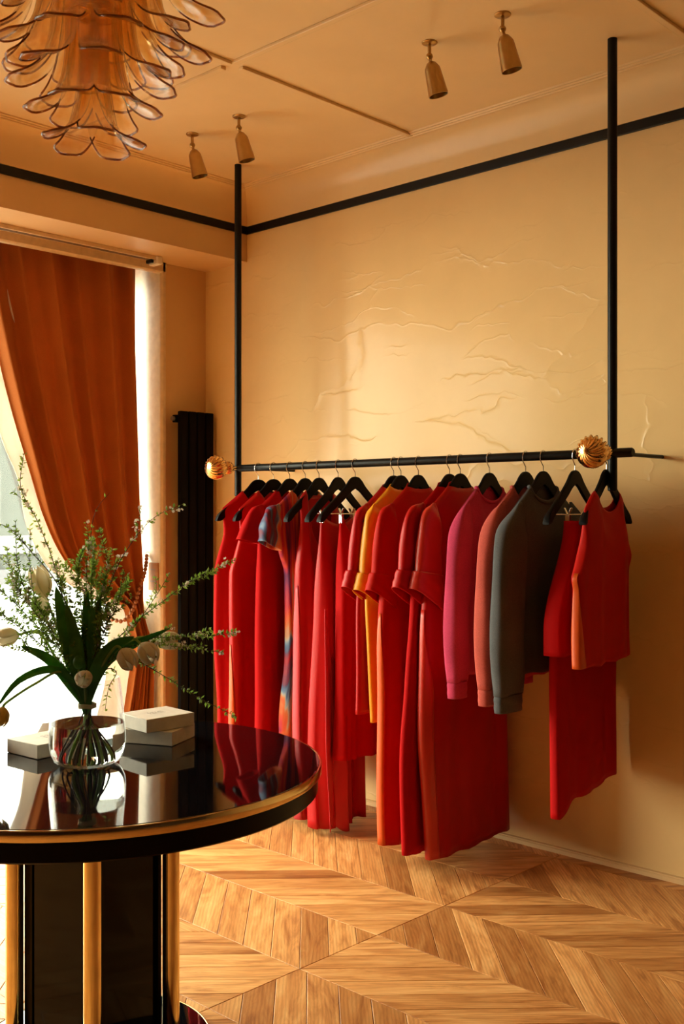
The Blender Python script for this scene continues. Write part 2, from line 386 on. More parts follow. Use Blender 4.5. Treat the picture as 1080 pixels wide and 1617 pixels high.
# floor planks: chevron strips along x, mirrored about the seam at x = 1.937
SX, H, A = 1.937, .3575, .13
def clip(poly, sgn):
    out = []
    for i in range(len(poly)):
        p, q = poly[i], poly[(i+1) % len(poly)]
        dp, dq = sgn*(p[0]-SX), sgn*(q[0]-SX)
        if dp >= 0: out.append(p)
        if dp*dq < 0:
            t_ = dp/(dp-dq); out.append((SX, p[1]+(q[1]-p[1])*t_))
    return out
def clipy(poly, y, keep_below=True):
    out = []
    for i in range(len(poly)):
        p, q = poly[i], poly[(i+1) % len(poly)]
        dp, dq = y-p[1], y-q[1]
        if dp >= 0: out.append(p)
        if dp*dq < 0:
            t_ = dp/(dp-dq); out.append((p[0]+(q[0]-p[0])*t_, y))
    return out
cache = {}
rest = MB(); nplank = 0
def inset(poly, d):
    # inward offset of a convex polygon (counter-clockwise)
    ar = sum(poly[i][0]*poly[(i+1) % len(poly)][1]-poly[(i+1) % len(poly)][0]*poly[i][1] for i in range(len(poly)))
    if ar < 0: poly = poly[::-1]
    n = len(poly); out = []
    for i in range(n):
        p0, p1, p2 = Vector(poly[i-1]), Vector(poly[i]), Vector(poly[(i+1) % n])
        e1, e2 = (p1-p0).normalized(), (p2-p1).normalized()
        n1, n2 = Vector((-e1.y, e1.x)), Vector((-e2.y, e2.x))
        b = n1+n2; k = d/max(.25, (1+n1.dot(n2)))
        out.append(p1+b*k)
    return out
for k in range(-1, 26):
    y1 = -.0735-H*k; y0 = y1-H
    for side in (-1, 1):
        sg = 1 if (k % 2 == 1) == (side < 0) else -1   # k=2 strip spans -.79..-1.146
        if k % 2 == 0: sg = 1 if side < 0 else -1
        else: sg = -1 if side < 0 else 1
        for j in range(-40, 62):
            x = SX+j*A
            poly = [(x, y0), (x+A, y0), (x+A+sg*H, y1), (x+sg*H, y1)]
            if sg < 0: poly = [(x, y0), (x+A, y0), (x+A-H, y1), (x-H, y1)]
            poly = clip(poly, side)
            if len(poly) < 3: continue
            if y1 > 0: poly = clipy(poly, -.001)
            if len(poly) < 3: continue
            cxx = sum(p[0] for p in poly)/len(poly); cyy = sum(p[1] for p in poly)/len(poly)
            ar = abs(sum(poly[i][0]*poly[(i+1) % len(poly)][1]-poly[(i+1) % len(poly)][0]*poly[i][1] for i in range(len(poly))))/2
            if ar < 2e-4 or not (-.8 < cxx < 9.1 and -9.1 < cyy < 0): continue
            ang = PI/4*sg if sg > 0 else -PI/4
            ca, sa = math.cos(-ang), math.sin(-ang)
            loc = [((p[0]-cxx)*ca-(p[1]-cyy)*sa, (p[0]-cxx)*sa+(p[1]-cyy)*ca) for p in poly]
            a_, b_ = inset(loc, .0007), inset(loc, .0020); n = len(a_)
            v = Vector((cxx, cyy, 0))-CAM; d = v.dot(FWD); px = 540+1690*v.dot(RGT)/d if d > .5 else -9; py = 806+1690*1.4/d if d > .5 else 9e9
            vis = 215 < px < 1150 and py < 1700 and nplank < 300
            mbp = MB().add([(*p, -.012) for p in a_]+[(*p, -.0010) for p in a_]+[(*p, 0) for p in b_],
                           [tuple(range(2*n, 3*n))]+[(i+n*r, (i+1) % n+n*r, (i+1) % n+n*(r+1), i+n*(r+1)) for r in (0, 1) for i in range(n)])
            if vis:
                key = tuple(round(c, 4) for p in loc for c in p)
                if key not in cache: cache[key] = mbp.mesh('plank', 'oak', False)
                o = bpy.data.objects.new('plank', cache[key]); COL.objects.link(o); o.parent = fl
                o.location = (cxx, cyy, 0); o.rotation_euler = (0, 0, ang); nplank += 1
            else:
                ca, sa = math.cos(ang), math.sin(ang)
                rest.add([(x_*ca-y_*sa+cxx, x_*sa+y_*ca+cyy, z_) for x_, y_, z_ in mbp.v], mbp.f)
tag(rest.build('plank_field', 'oak', fl, smooth=False), kind='stuff')

# ------------------------------------------------------------------ outdoors
gx = struct(MB().box(-40, -.86, -40, 30, -.30, -.12), 'pavement', 'stone_paving', smooth=False)
fc = thing('street_facade', 'pale grey green building front with white ledges seen through the window', 'building', (-16, 6, -.12))
MB().box(-3, 0, -14, 26, 0, 4.0).build('wall', 'facade_render', fc, smooth=False)
MB().box(-3.2, .12, -14.1, 26.1, 4.0, 4.15).build('coping', 'facade_white', fc, smooth=False)
MB().box(0, .10, -14, 26, .62, 1.0).build('ledge', 'facade_white', fc, smooth=False)
MB().box(0, .16, -14, 26, 0, .30).build('plinth', 'facade_white', fc, smooth=False)
for k in range(9):
    MB().box(.0, .05, -13+k*4.2, -11.2+k*4.2, 1.25, 2.4).build('window', 'facade_glass', fc, smooth=False)
bo = thing('bollard', 'grey cylindrical street bollard outside the window at left edge', 'bollard', (-2.06, -.66, -.12))
MB().lathe([(.05, 0), (.05, .03), (.036, .035), (.036, .78)], 20, cap=True).build('post', 'bollard_paint', bo)
MB().lathe([(.036, .78), (.042, .785), (.042, .80), (.036, .82), (.015, .832), (0, .834)], 20).build('cap', 'bollard_paint', bo)

# ------------------------------------------------------------------ black clothes rail
RY, RZ, PR = -.376, 1.603, .0170
XL, XR = .359, 2.368
rk = thing('clothes_rail', 'black metal clothes rail hung from ceiling on two poles along cream wall', 'clothes rail', (XL, RY, 1.47))
OFF = (XL, RY, 1.47)
for x in (XL, XR):
    MB().lathe([(0, 1.468), (PR-.004, 1.468), (PR, 1.472), (PR, CZ)], 20, (x, RY, 0)).build('pole', 'black_metal', rk, off=OFF)
    MB().tube([(x, RY, RZ), (x, 0, RZ)], .0075, 12).build('wall_bracket', 'black_metal', rk, off=OFF)
MB().tube([(XL, RY, RZ), (XR+.075, RY, RZ), (XR+.081, RY, RZ)], [PR, PR, PR-.004], 20).build('rail', 'black_metal', rk, off=OFF)
for x in (XL, XR):
    # fluted gilt knob pointing into the room: small fluted collar, then big swirl-fluted ball
    def fluted(cy, r, n, twist, dep):
        m = MB(); rows = []; N = n*6
        for i in range(25):
            a = PI*i/24
            rows.append([])
            for k in range(N):
                q = 2*PI*k/N
                rad = r*(math.sin(a)**.9)*(1+dep*(abs(math.cos(n*(q+twist*a)/2))-.5)*min(1, 3*math.sin(a)))
                rows[-1].append((x+rad*math.cos(q), cy-r*.92*math.cos(a)*-1, RZ+rad*math.sin(q)))
        return m.grid(rows, True)
    kn = fluted(RY-.138, .053, 16, .45, .24).build('knob', 'gold', rk, off=OFF, ang=80)
    fluted(RY-.064, .030, 16, .4, .16).build('collar', 'gold', kn, off=OFF, ang=80)
    MB().tube([(x, RY-.015, RZ), (x, RY-.05, RZ)], .012, 12).build('stud', 'brass', kn, off=OFF)

# ------------------------------------------------------------------ hangers
HX = [0.505, 0.61, 0.719, 0.821, 0.909, 1.027, 1.129, 1.349, 1.388, 1.482, 1.643, 1.697, 1.838, 2.004, 2.082, 2.217, 2.345]
HT = [15, 8, 2, 0, -3, -6, 2, 1, 0, 0, 0, 1, -2, 0, 1, -4, -8]
CLIP = {5: (-.115, .10), 6: (-.085, .11), 15: (-.055, .13)}
ht = [(0, 1.547), (.018, 1.544), (.036, 1.532), (.055, 1.510), (.10, 1.470), (.15, 1.432), (.195, 1.395), (.213, 1.376), (.219, 1.362)]
hb = [(.216, 1.350), (.205, 1.350), (.15, 1.388), (.10, 1.423), (.06, 1.453), (.025, 1.482), (0, 1.495)]
def shoulder(w): return interp(ht, abs(w))+.004
def hanger_mesh():
    out = [(a, b) for a, b in ht]+[(a, b) for a, b in hb]
    out += [(-a, b) for a, b in reversed(hb[:-1])]+[(-a, b) for a, b in reversed(ht)][:-1]
    # strips so that the concave outline triangulates cleanly
    m = MB(); rows = []
    ws = [-.219+.438*k/44 for k in range(45)]
    hbm = sorted([(a, b) for a, b in hb])
    for w_ in ws:
        zt = interp(ht, abs(w_)); zb = interp(hbm, min(.216, abs(w_)))
        zb = min(zb, zt-.006); th = .0065 if abs(w_) < .17 else .0065+.006*(abs(w_)-.17)/.05
        e = .003
        rows.append([(-th, w_, zb+e), (-th, w_, zt-e), (-th+e, w_, zt), (th-e, w_, zt), (th, w_, zt-e), (th, w_, zb+e), (th-e, w_, zb), (-th+e, w_, zb)])
    m.grid(rows, True); n = 8
    return m.add(rows[0], [tuple(range(n))]).add(rows[-1], [tuple(range(n))])
hm = hanger_mesh().mesh('shoulders', 'black_wood')
pts = [(0, 0, 1.540), (0, 0, 1.562), (0, -.003, 1.568), (0, -.019, 1.588)]
for k in range(9):
    a = PI*1.05-k*PI*1.15/8
    pts.append((0, .0195*math.cos(a), RZ+.0205*math.sin(a)))
hk = MB().tube(bez(pts, 4), .0018, 8).mesh('hook', 'chrome')
hlab = ['leftmost of the black hangers, holding the sleeveless dress nearest the radiator', 'black hanger second from left, holding a sleeveless red dress', 'black hanger third from left, holding the plain red short sleeved dress',
        'black hanger holding the striped multicolour dress', 'black hanger holding the deep necked red vest dress', 'black clip hanger sixth from left, with red trousers clipped to it', 'black clip hanger seventh from left, with a wide red skirt clipped to it',
        'black hanger inside the short red shirt left of the yellow shirt', 'black hanger inside the yellow shirt', 'black hanger inside the orange-lit long red dress', 'black hanger inside the red dress second left of the pink sweatshirt', 'black hanger inside the long red dress beside the pink sweatshirt',
        'black hanger inside the pink sweatshirt', 'black hanger inside the coral sweatshirt', 'black hanger inside the grey sweatshirt', 'black clip hanger with bare arms holding the long red wrap skirt', 'rightmost black hanger, holding the red orange tank top']
hangers = []
for i, x in enumerate(HX):
    h = thing('clothes_hanger', hlab[i], 'hanger', (x, RY, 0), -math.radians(HT[i]), 'black hangers on the rail')
    for nm, me in (('shoulders', hm), ('hook', hk)):
        o = bpy.data.objects.new(nm, me); COL.objects.link(o); o.parent = h
    if i in CLIP:
        MB().tube([(0, -.185, 1.37), (0, -.185, 1.385), (0, .185, 1.385), (0, .185, 1.37)], .0022, 8).build('clip_bar', 'chrome', h)
        for cw in CLIP[i]:
            c = MB().box(-.009, .009, cw-.006, cw+.006, 1.345, 1.385)
            c.prism([(.004, 1.385), (.016, 1.408), (.013, 1.410), (.001, 1.387)], (cw-.006, cw+.006), 'y').prism([(-.004, 1.385), (-.016, 1.408), (-.013, 1.410), (-.001, 1.387)], (cw-.006, cw+.006), 'y')
            c.build('clip', 'chrome', h, smooth=False, bevel=.001)

# ------------------------------------------------------------------ garments
def garment(i, name, label, cat, mat, near, far, zbot, *a, facing=None, **kw):
    g = garment_(i, name, label, cat, mat, near, far, zbot, *a, **kw)
    if facing: garment_(i, name, label, cat, facing[0], near, far, zbot, *a, into=(g, facing), **kw)  # facing: strip whose colour stands for window light on the near edge
    return g
def garment_(i, name, label, cat, mat, near, far, zbot, ht_=.024, neck=(.075, .07, .012), folds=(.006, 3, 0), topfn=None, hem=None, boxy=.55, seed=0, tshift=0, rows=44, cols=72, ztop_side=None, group=None, into=None):
    """near / far: tables (z, w) ascending z; neck = (half width, front dip, back dip); returns the garment empty"""
    g = into[0] if into else thing(name, label, cat, (HX[i], RY, 0), -math.radians(HT[i]), group)
    rnd = random.Random(100+i+seed); ph = [rnd.uniform(0, 6.28) for _ in range(8)]
    zs = ztop_side or 1.392
    def ztop(w_, front):
        if topfn: return topfn(w_)
        nh, df, db = neck
        if abs(w_) < nh:
            d = df if front else db
            return shoulder(nh)-d*math.sqrt(max(0, 1-(w_/nh)**2))
        return shoulder(w_) if abs(w_) < .215 else shoulder(.215)-(abs(w_)-.215)*.5
    m = MB(); R_ = []
    for r in range(rows+1):
        s = r/rows; s = s**1.15
        ze = lerp(zs, zbot, s)
        wn, wf = interp(near, ze), interp(far, ze)
        row = []
        for k in range(cols):
            a = 2*PI*k/cols; ca, sa = math.cos(a), math.sin(a)
            cc = math.copysign(abs(ca)**.75, ca)
            w_ = (wn+wf)/2+(wf-wn)/2*cc
            zt = ztop(w_, sa > 0)
            zb = zbot+(hem(w_) if hem else 0)
            z = lerp(zt, zb, s)
            tk = lerp(.011, ht_, sm(s*4))*math.copysign(abs(sa)**boxy, sa)
            if r == 0 and not topfn:
                if abs(w_) > neck[0]: tk *= .08; z += .004
            A_, kf, p0 = folds; e = sm(s*1.6)
            fo = A_*e*(math.sin(kf*PI*(w_/.22)+ph[0]+p0+1.2*s)+.5*math.sin(kf*1.9*PI*(w_/.22)+ph[1]-s)+.25*math.sin(kf*4.1*PI*(w_/.22)+ph[2]+2*s))
            row.append((tk+fo+tshift+.004*math.sin(6*s+ph[3])*s, w_+.004*math.sin(7*z+ph[4])*e, z+.003*math.sin(9*w_/.2+ph[5])*s))
        R_.append(row)
    if into:
        # window light on the near edge, put in as a coloured strip: part of the ring only, a hair outside the body
        _, (fm_, zlo, zhi, half) = into; cut = []
        for row in R_:
            k0 = cols//2; zz = row[k0][2]
            if not zlo-.02 <= zz <= zhi: continue
            hw_ = half*lerp(.12, 1, sm((zhi-zz)/.35)); sub = []
            for q in range(2*half+1):
                f_ = k0+hw_*(q/half-1); i_ = int(math.floor(f_)); p_ = Vector(row[i_]).lerp(Vector(row[i_+1]), f_-i_); sub.append(p_)
            cut.append([(p_.x*1.06, p_.y-.0035, p_.z) for p_ in sub])
        m.grid(cut); m.build('lit_edge_strip', mat, g, solid=.0015, ang=75); return g
    m.grid(R_, True)
    m.build('body', mat, g, solid=.0025, ang=75)
    return g
def sleeve(g, mat, path, name='sleeve', hw=((0, .06), (1, .06)), htk=((0, .022), (1, .024)), tsh=.004, n=40, rows=26, wav=.0018, tilt=0, ph=0):
    """hanging tube: path of (w, z), hw / htk tables over 0..1"""
    pts = bez([(0, a, b) for a, b in path], 12); m = MB(); R_ = []
    for r in range(rows+1):
        s = r/rows; q = s*(len(pts)-1); i0 = min(int(q), len(pts)-2); p = pts[i0].lerp(pts[i0+1], q-i0)
        t_ = (pts[i0+1]-pts[i0]).normalized(); nrm = Vector((0, t_.z, -t_.y))
        if nrm.y < 0: nrm = -nrm
        a_, b_ = interp(hw, s), interp(htk, s); row = []
        for k in range(n):
            a = 2*PI*k/n; ca, sa = math.cos(a), math.sin(a)
            d = a_*math.copysign(abs(ca)**.85, ca)
            row.append((tsh+b_*math.copysign(abs(sa)**.7, sa)+wav*math.sin(3*a+ph)*s+wav*math.sin(14*s+2*a+ph), p.y+nrm.y*d, p.z+nrm.z*d+tilt*d*s))
        R_.append(row)
    m.grid(R_, True)
    return m.build(name, mat, g, solid=.003, ang=75)
def mirror(tab): return [(z, -w_) for z, w_ in tab]
GR = 'garments on the black rail'
# 0, 1: sleeveless red dresses
nr = [(.1, -.205), (.45, -.21), (.83, -.223), (1.14, -.222), (1.20, -.205), (1.28, -.178), (1.38, -.186)]
g = garment(0, 'sleeveless_dress', 'leftmost red sleeveless dress, beside the black radiator', 'dress', 'red_crepe', nr, mirror(nr), .20, .032, group=GR)
nr = [(.1, -.235), (.45, -.238), (.83, -.241), (1.14, -.238), (1.20, -.215), (1.28, -.185), (1.38, -.19)]
g = garment(1, 'sleeveless_dress', 'red sleeveless dress second from left with orange-lit side edge', 'dress', 'red_satin', nr, mirror(nr), .16, .036, group=GR, facing=('orange_lit_silk', .2, .80, 4))
# 2: red short sleeved dress
nr = [(.1, -.20), (.6, -.20), (1.1, -.19), (1.25, -.185), (1.39, -.205)]
g = garment(2, 'short_sleeve_dress', 'plain red dress with short wide sleeve, third from left', 'dress', 'red_crepe', nr, mirror(nr), .14, .034, group=GR)
for s_ in (-1, 1): sleeve(g, 'red_crepe', [(s_*.17, 1.425), (s_*.215, 1.36), (s_*.258, 1.262)], hw=((0, .004), (.3, .036), (1, .056)), htk=((0, .003), (.3, .018), (1, .030)), tilt=-.2*s_)
# 3: striped print dress
nr = [(.02, -.10), (.25, -.13), (.43, -.140), (.8, -.12), (1.05, -.118), (1.2, -.16), (1.39, -.195)]
g = garment(3, 'striped_dress', 'silky multicolour striped dress hanging between the red dresses', 'dress', 'stripe_print', nr, mirror(nr), .03, .034, folds=(.010, 4, 0), group=GR)
for s_ in (-1, 1): sleeve(g, 'stripe_print', [(s_*.17, 1.425), (s_*.21, 1.36), (s_*.225, 1.245)], hw=((0, .004), (.3, .036), (1, .054)), htk=((0, .003), (.3, .018), (1, .032)), tilt=.3*s_, wav=.006)
# 4: deep neck vest dress
nr = [(.04, -.145), (.3, -.14), (.86, -.140), (1.14, -.138), (1.22, -.125), (1.30, -.118), (1.40, -.122)]
fr = [(.04, .145), (.3, .14), (.86, .140), (1.14, .16), (1.22, .15), (1.30, .13), (1.40, .122)]
g = garment(4, 'vest_dress', 'red sleeveless dress with deep pointed neckline on narrow straps', 'dress', 'red_silk', nr, fr, .05, .038, neck=(.085, .24, .02), folds=(.012, 4, 0), group=GR, ztop_side=1.44, facing=('pink_lit_silk', .0, 1.1, 4))
# 5: clipped trousers, 6: clipped skirt
def sag(c0, c1, d, top=1.375):
    def f(w_):
        m_ = (c0+c1)/2; h_ = (c1-c0)/2; u = (w_-m_)/h_
        return top-(d*(1-u*u) if abs(u) < 1 else .10*(abs(u)-1))
    return f
nr = [(.02, -.16), (.3, -.15), (.60, -.146), (.9, -.14), (1.14, -.136), (1.30, -.125), (1.38, -.118)]
fr = [(.02, .175), (.6, .165), (1.14, .14), (1.38, .105)]
g = garment(5, 'wide_leg_trousers', 'red wide leg trousers clipped under a hanger, pink-lit hem near the floor', 'trousers', 'red_silk', nr, fr, .035, .046, topfn=sag(-.115, .10, .035), folds=(.016, 4, .5), group=GR, ztop_side=1.37)
m = MB(); rows_ = []
for r in range(31):
    s = r/30; z = lerp(.98, .028, s); row = []
    for k in range(13):
        u = k/12
        wd_ = lerp(.12, 1, sm(s*1.3))
        row.append((.046+.012*math.sin(5*u+3*s)*wd_+.020*s, -.155+.14*u*wd_-.012*math.sin(3*s)*(1-u)+.012*math.sin(8*s+4*u)*s, z+.02*math.sin(5*u)*s))
    rows_.append(row)
m.grid(rows_); m.build('lit_pleat', 'pink_lit_silk', g, solid=.002)  # lit folds of the red trousers, light painted in as pink
nr = [(.3, -.13), (.8, -.11), (1.2, -.10), (1.38, -.088)]
fr = [(.3, .16), (.8, .14), (1.38, .115)]
g = garment(6, 'long_skirt', 'long red skirt clipped between the trousers and the short red shirt', 'skirt', 'red_crepe', nr, fr, .335, .042, topfn=sag(-.085, .11, .10), folds=(.012, 3, 0), group=GR, ztop_side=1.37)
def rolled(g, mat, cuffmat, w0, z1, big=.076):
    for s_ in (-1, 1):
        sl_ = sleeve(g, mat, [(s_*.17, 1.428), (s_*(w0-.035), 1.34), (s_*(w0-.018), z1+.07)], hw=((0, .004), (.28, .040), (.6, .060), (1, big-.006)), htk=((0, .003), (.25, .016), (1, .028)), tilt=.15*s_)
        sleeve(g, cuffmat, [(s_*(w0-.020), z1+.105), (s_*(w0-.012), z1+.05), (s_*(w0-.004), z1)], 'cuff', hw=((0, big+.002), (.5, big+.007), (1, big+.010)), htk=((0, .030), (.5, .033), (1, .036)), tilt=.42*s_, wav=.0016, ph=1, rows=14)
# 7: short red shirt
nr = [(.5, -.225), (.8, -.225), (1.1, -.215), (1.25, -.19), (1.39, -.205)]
g = garment(7, 'shirt', 'short red shirt with pink-lit rolled sleeve, left of the yellow shirt', 'shirt', 'red_silk', nr, mirror(nr), .575, .018, neck=(.07, .015, -.015), folds=(.003, 3, 0), group=GR)
rolled(g, 'red_silk', 'red_silk', .225, 1.045)
# 8: yellow shirt
nr = [(.5, -.185), (.8, -.205), (1.1, -.215), (1.25, -.19), (1.39, -.20)]
g = garment(8, 'shirt', 'yellow shirt with rolled sleeve among the red garments', 'shirt', 'yellow_silk', nr, mirror(nr), .545, .018, neck=(.07, .015, -.015), folds=(.003, 3, 0), group=GR)
rolled(g, 'yellow_silk', 'yellow_silk', .205, 1.035)
# 9: orange-red long dress
nr = [(.05, -.235), (.45, -.235), (.9, -.24), (1.1, -.225), (1.25, -.195), (1.39, -.21)]
g = garment(9, 'long_dress', 'long red dress with orange-lit front edge, just right of the yellow shirt', 'dress', 'orange_red', nr, mirror(nr), .075, .034, neck=(.07, .012, -.02), folds=(.006, 3, 0), group=GR, facing=('orange_lit_silk', .0, 1.02, 4))
rolled(g, 'orange_red', 'orange_red', .235, 1.04)
# 10
nr = [(.08, -.295), (.45, -.30), (.75, -.275), (1.0, -.245), (1.1, -.235), (1.25, -.21), (1.39, -.222)]
g = garment(10, 'long_dress', 'long red dress with rolled sleeve, second left of the pink sweatshirt', 'dress', 'red_crepe', nr, mirror(nr), .085, .026, neck=(.07, .012, -.02), folds=(.006, 3, 0), group=GR)
rolled(g, 'red_satin', 'red_satin', .262, 1.06)
# 11
nr = [(.06, -.21), (.3, -.225), (.6, -.245), (.9, -.235), (1.1, -.22), (1.25, -.20), (1.39, -.216)]
fr = [(.06, .315), (.35, .306), (.8, .27), (1.1, .23), (1.25, .20), (1.39, .216)]
g = garment(11, 'long_dress', 'long red dress with coral satin rolled sleeve, right beside the pink sweatshirt', 'dress', 'red_satin', nr, fr, .06, .030, neck=(.07, .012, -.02), folds=(.004, 2, 0), group=GR, hem=lambda w_: .015*sm((w_+.1)/.4), facing=('coral_satin', .0, 1.02, 8))
rolled(g, 'coral_satin', 'coral_satin', .225, 1.055)
# 12-14 sweatshirts
def sweat(i, label, mat, w_s, hwid, zb, zc, bodyw=.20):
    nr = [(zb, -bodyw+.03), (zb+.06, -bodyw), (1.0, -bodyw), (1.2, -bodyw+.01), (1.39, -.212)]
    g = garment(i, 'sweatshirt', label, 'sweatshirt', mat, nr, mirror(nr), zb, .034, neck=(.088, .055, .0), folds=(.003, 2, 0), group=GR)
    for s_ in (-1, 1):
        sleeve(g, mat, [(s_*.165, 1.430), (s_*(w_s-.022), 1.27), (s_*w_s, 1.0), (s_*(w_s-.004), zc+.06)], hw=((0, .004), (.12, .035), (.30, hwid), (.8, hwid), (1, hwid-.010)), htk=((0, .003), (.12, .02), (.3, .034), (.9, .036), (1, .028)), tsh=.012, rows=34, wav=.002)
        sleeve(g, mat, [(s_*(w_s-.004), zc+.062), (s_*(w_s-.004), zc)], 'cuff', hw=((0, hwid-.014), (.2, hwid-.010), (1, hwid-.012)), htk=((0, .028), (1, .026)), tsh=.012, rows=8, wav=.001)
    # neck rib
    ring = []
    for k in range(49):
        a = 2*PI*k/48; w_ = .088*math.cos(a); z = shoulder(.088)-(.055 if math.sin(a) > 0 else 0)*math.sqrt(max(0, 1-(w_/.088)**2))
        ring.append((.013*math.copysign(abs(math.sin(a))**.6, math.sin(a)), w_, z+.003))
    MB().tube(ring, .007, 8, cap=False).build('neck_rib', mat, g)
    return g
sweat(12, 'pink sweatshirt hanging left of the coral sweatshirt', 'pink_fleece', .237, .052, .785, .705)
sweat(13, 'coral sweatshirt between the pink and the grey sweatshirts', 'coral_fleece', .262, .050, .78, .70)
sweat(14, 'grey melange sweatshirt with long hanging sleeve', 'grey_fleece', .243, .078, .81, .685, .22)
# 15: wrap skirt
nr = [(.33, -.165), (.6, -.165), (.9, -.17), (1.15, -.14), (1.30, -.085), (1.36, -.06)]
fr = [(.33, .305), (.6, .315), (.9, .315), (1.15, .27), (1.36, .135)]
g = garment(15, 'wrap_skirt', 'long red wrap skirt with pointed hem clipped to the bare hanger', 'skirt', 'red_crepe', nr, fr, .37, .034, topfn=sag(-.055, .13, .006, 1.365), folds=(.004, 2, 0), group=GR, ztop_side=1.36, hem=lambda w_: -.055*sm((-.06-w_)/.10)+.03*sm(w_/.3))
m = MB(); rows_ = []
for r in range(25):
    s = r/24; z = lerp(1.362, .892, s); row = []
    wn = -.062-.150*sm(s*1.2)
    for k in range(9): row.append((lerp(-.012, .040+.012*s, k/8), wn-.006*math.sin(PI*k/8), z+.006*math.sin(3*s)))
    for k in range(1, 13):
        u = k/12; row.append((.040+.012*s+.010*math.sin(3*u+1)*s, lerp(wn, -.045+.02*s, u), z+.010*u*s))
    rows_.append(row)
m.grid(rows_); m.build('overlay_panel', 'red_crepe', g, solid=.003, ang=60)
# 16: tank top
nr = [(.86, -.262), (1.0, -.258), (1.15, -.262), (1.20, -.276), (1.235, -.245), (1.30, -.205), (1.40, -.195)]
fr = [(.86, .205), (1.0, .20), (1.17, .185), (1.225, .205), (1.26, .175), (1.32, .150), (1.40, .152)]
g = garment(16, 'tank_top', 'red orange tank top at the right end of the rail', 'top', 'orange_red', nr, fr, .868, .032, neck=(.105, .075, .06), folds=(.005, 2, 0), group=GR, facing=('orange_lit_silk', .80, 1.19, 7))

# ------------------------------------------------------------------ radiator
ra = thing('radiator', 'tall black vertical panel radiator in the window corner', 'radiator', (-.30, -.14, 0))
x0, x1 = -.275, -.245
for k in range(4):
    y0 = -.250+k*.058
    m = MB().box(x0+.0, x1, y0, y0+.052, .13, 1.93); m.build('panel', 'black_radiator', ra, off=(-.30, -.14, 0), bevel=.006)
for z in (.17, 1.89):
    MB().box(-.305, -.276, -.262, -.02, z-.02, z+.02).build('header', 'black_radiator', ra, off=(-.30, -.14, 0), bevel=.004)
MB().tube([(-.29, -.262, 1.89), (-.29, -.276, 1.89)], .012, 16).build('vent_plug', 'steel', ra, off=(-.30, -.14, 0))
for z in (.3, 1.75): MB().box(-.345, -.30, -.15, -.12, z-.02, z+.02).build('wall_bracket', 'black_radiator', ra, off=(-.30, -.14, 0))
for y in (-.23, -.05): MB().tube([(-.29, y, .15), (-.29, y, -.0)], .008, 10).build('pipe', 'black_radiator', ra, off=(-.30, -.14, 0))

# ------------------------------------------------------------------ curtain
CXP = -.475
TZ = .88
left = [(0.0, -.56), (.45, -.46), (.72, -.43), (.88, -.455), (.96, -.60), (1.135, -.837), (1.365, -.955), (1.58, -1.02), (1.93, -1.126), (2.35, -1.23), (2.70, -1.30)]
right = [(0.0, -.325), (.6, -.325), (.88, -.362), (1.1, -.340), (1.6, -.340), (2.7, -.340)]
cu = thing('curtain', 'orange velvet curtain tied back at right side of the shop window', 'curtain', (CXP, -.8, 0))
def curtain_pt(u, z, dx=0):
    l, r = interp(left, z), interp(right, z); wd = r-l
    g = sm(1-abs(z-TZ)/.75)
    y = lerp(l, r, u)
    amp = lerp(.034, .026, g)
    ph = u*2*PI*5.6
    x = CXP+amp*math.sin(ph+.6*math.sin(2.2*z+3*u))+.018*math.sin(ph*.43+z)+.012*math.sin(ph*2.1+1+z*1.3)
    y += .012*math.sin(ph*1.0+1.3)*wd
    return (x+dx+g*.02+.04*sm((TZ-z)/.25), y, z)
rows = [[curtain_pt(k/150, lerp(2.742, .02, r/90)) for k in range(151)] for r in range(91)]
MB().grid(rows).build('drape', 'curtain_orange', cu, off=(CXP, -.8, 0), solid=.004, ang=80)
rows = []
for r in range(91):
    z = lerp(2.742, .02, r/90); row = []
    l = interp(left, z); wl = lerp(.055, .10, sm((1.7-z)/.8)) if z > TZ else lerp(.10, .17, sm((TZ-z)/.15))
    for k in range(17):
        u = k/16
        p = curtain_pt(0, z); q = curtain_pt(.2*u, z)
        yy = l-wl*.8*(1-u)+.16*u
        row.append((lerp(p[0], q[0], u)-.062+.012*math.sin(5*u+9*z)*1.0+.01*math.sin(14*z), yy+.006*math.sin(17*z+u), z))
    rows.append(row)
MB().grid(rows).build('lining', 'curtain_lining', cu, off=(CXP, -.8, 0), solid=.003, ang=80)
# second curtain at the other end of the window (out of frame, holds back the light there)
# bead tie-back: hook on the reveal, string of beads around the drape
tb = thing('curtain_tieback', 'string of brown wooden beads tying back the orange curtain', 'tieback', (-.47, -.35, .95))
TB = (-.47, -.35, .95)
path = bez([(-.452, -.320, 1.155), (-.432, -.337, 1.12), (-.402, -.372, 1.06), (-.396, -.405, .995), (-.392, -.448, .885), (-.394, -.508, .825), (-.42, -.555, .83), (-.49, -.57, .85)], 10)
acc = 0; last = path[0]
beads = []
for p in path:
    if not beads or (p-beads[-1]).length > .0185: beads.append(p)
bm_ = MB().sphere((0, 0, 0), .0115, 10, 7).mesh('bead', 'bead_wood')
for p in beads:
    o = bpy.data.objects.new('bead', bm_); COL.objects.link(o); o.parent = tb; o.location = p-Vector(TB)
MB().tube(path, .002, 6).build('cord', 'bead_wood', tb, off=TB)
MB().tube([(-.455, -.305, 1.175), (-.455, -.322, 1.175), (-.455, -.326, 1.165), (-.455, -.318, 1.158)], .003, 8).build('hook', 'brass', tb, off=TB)
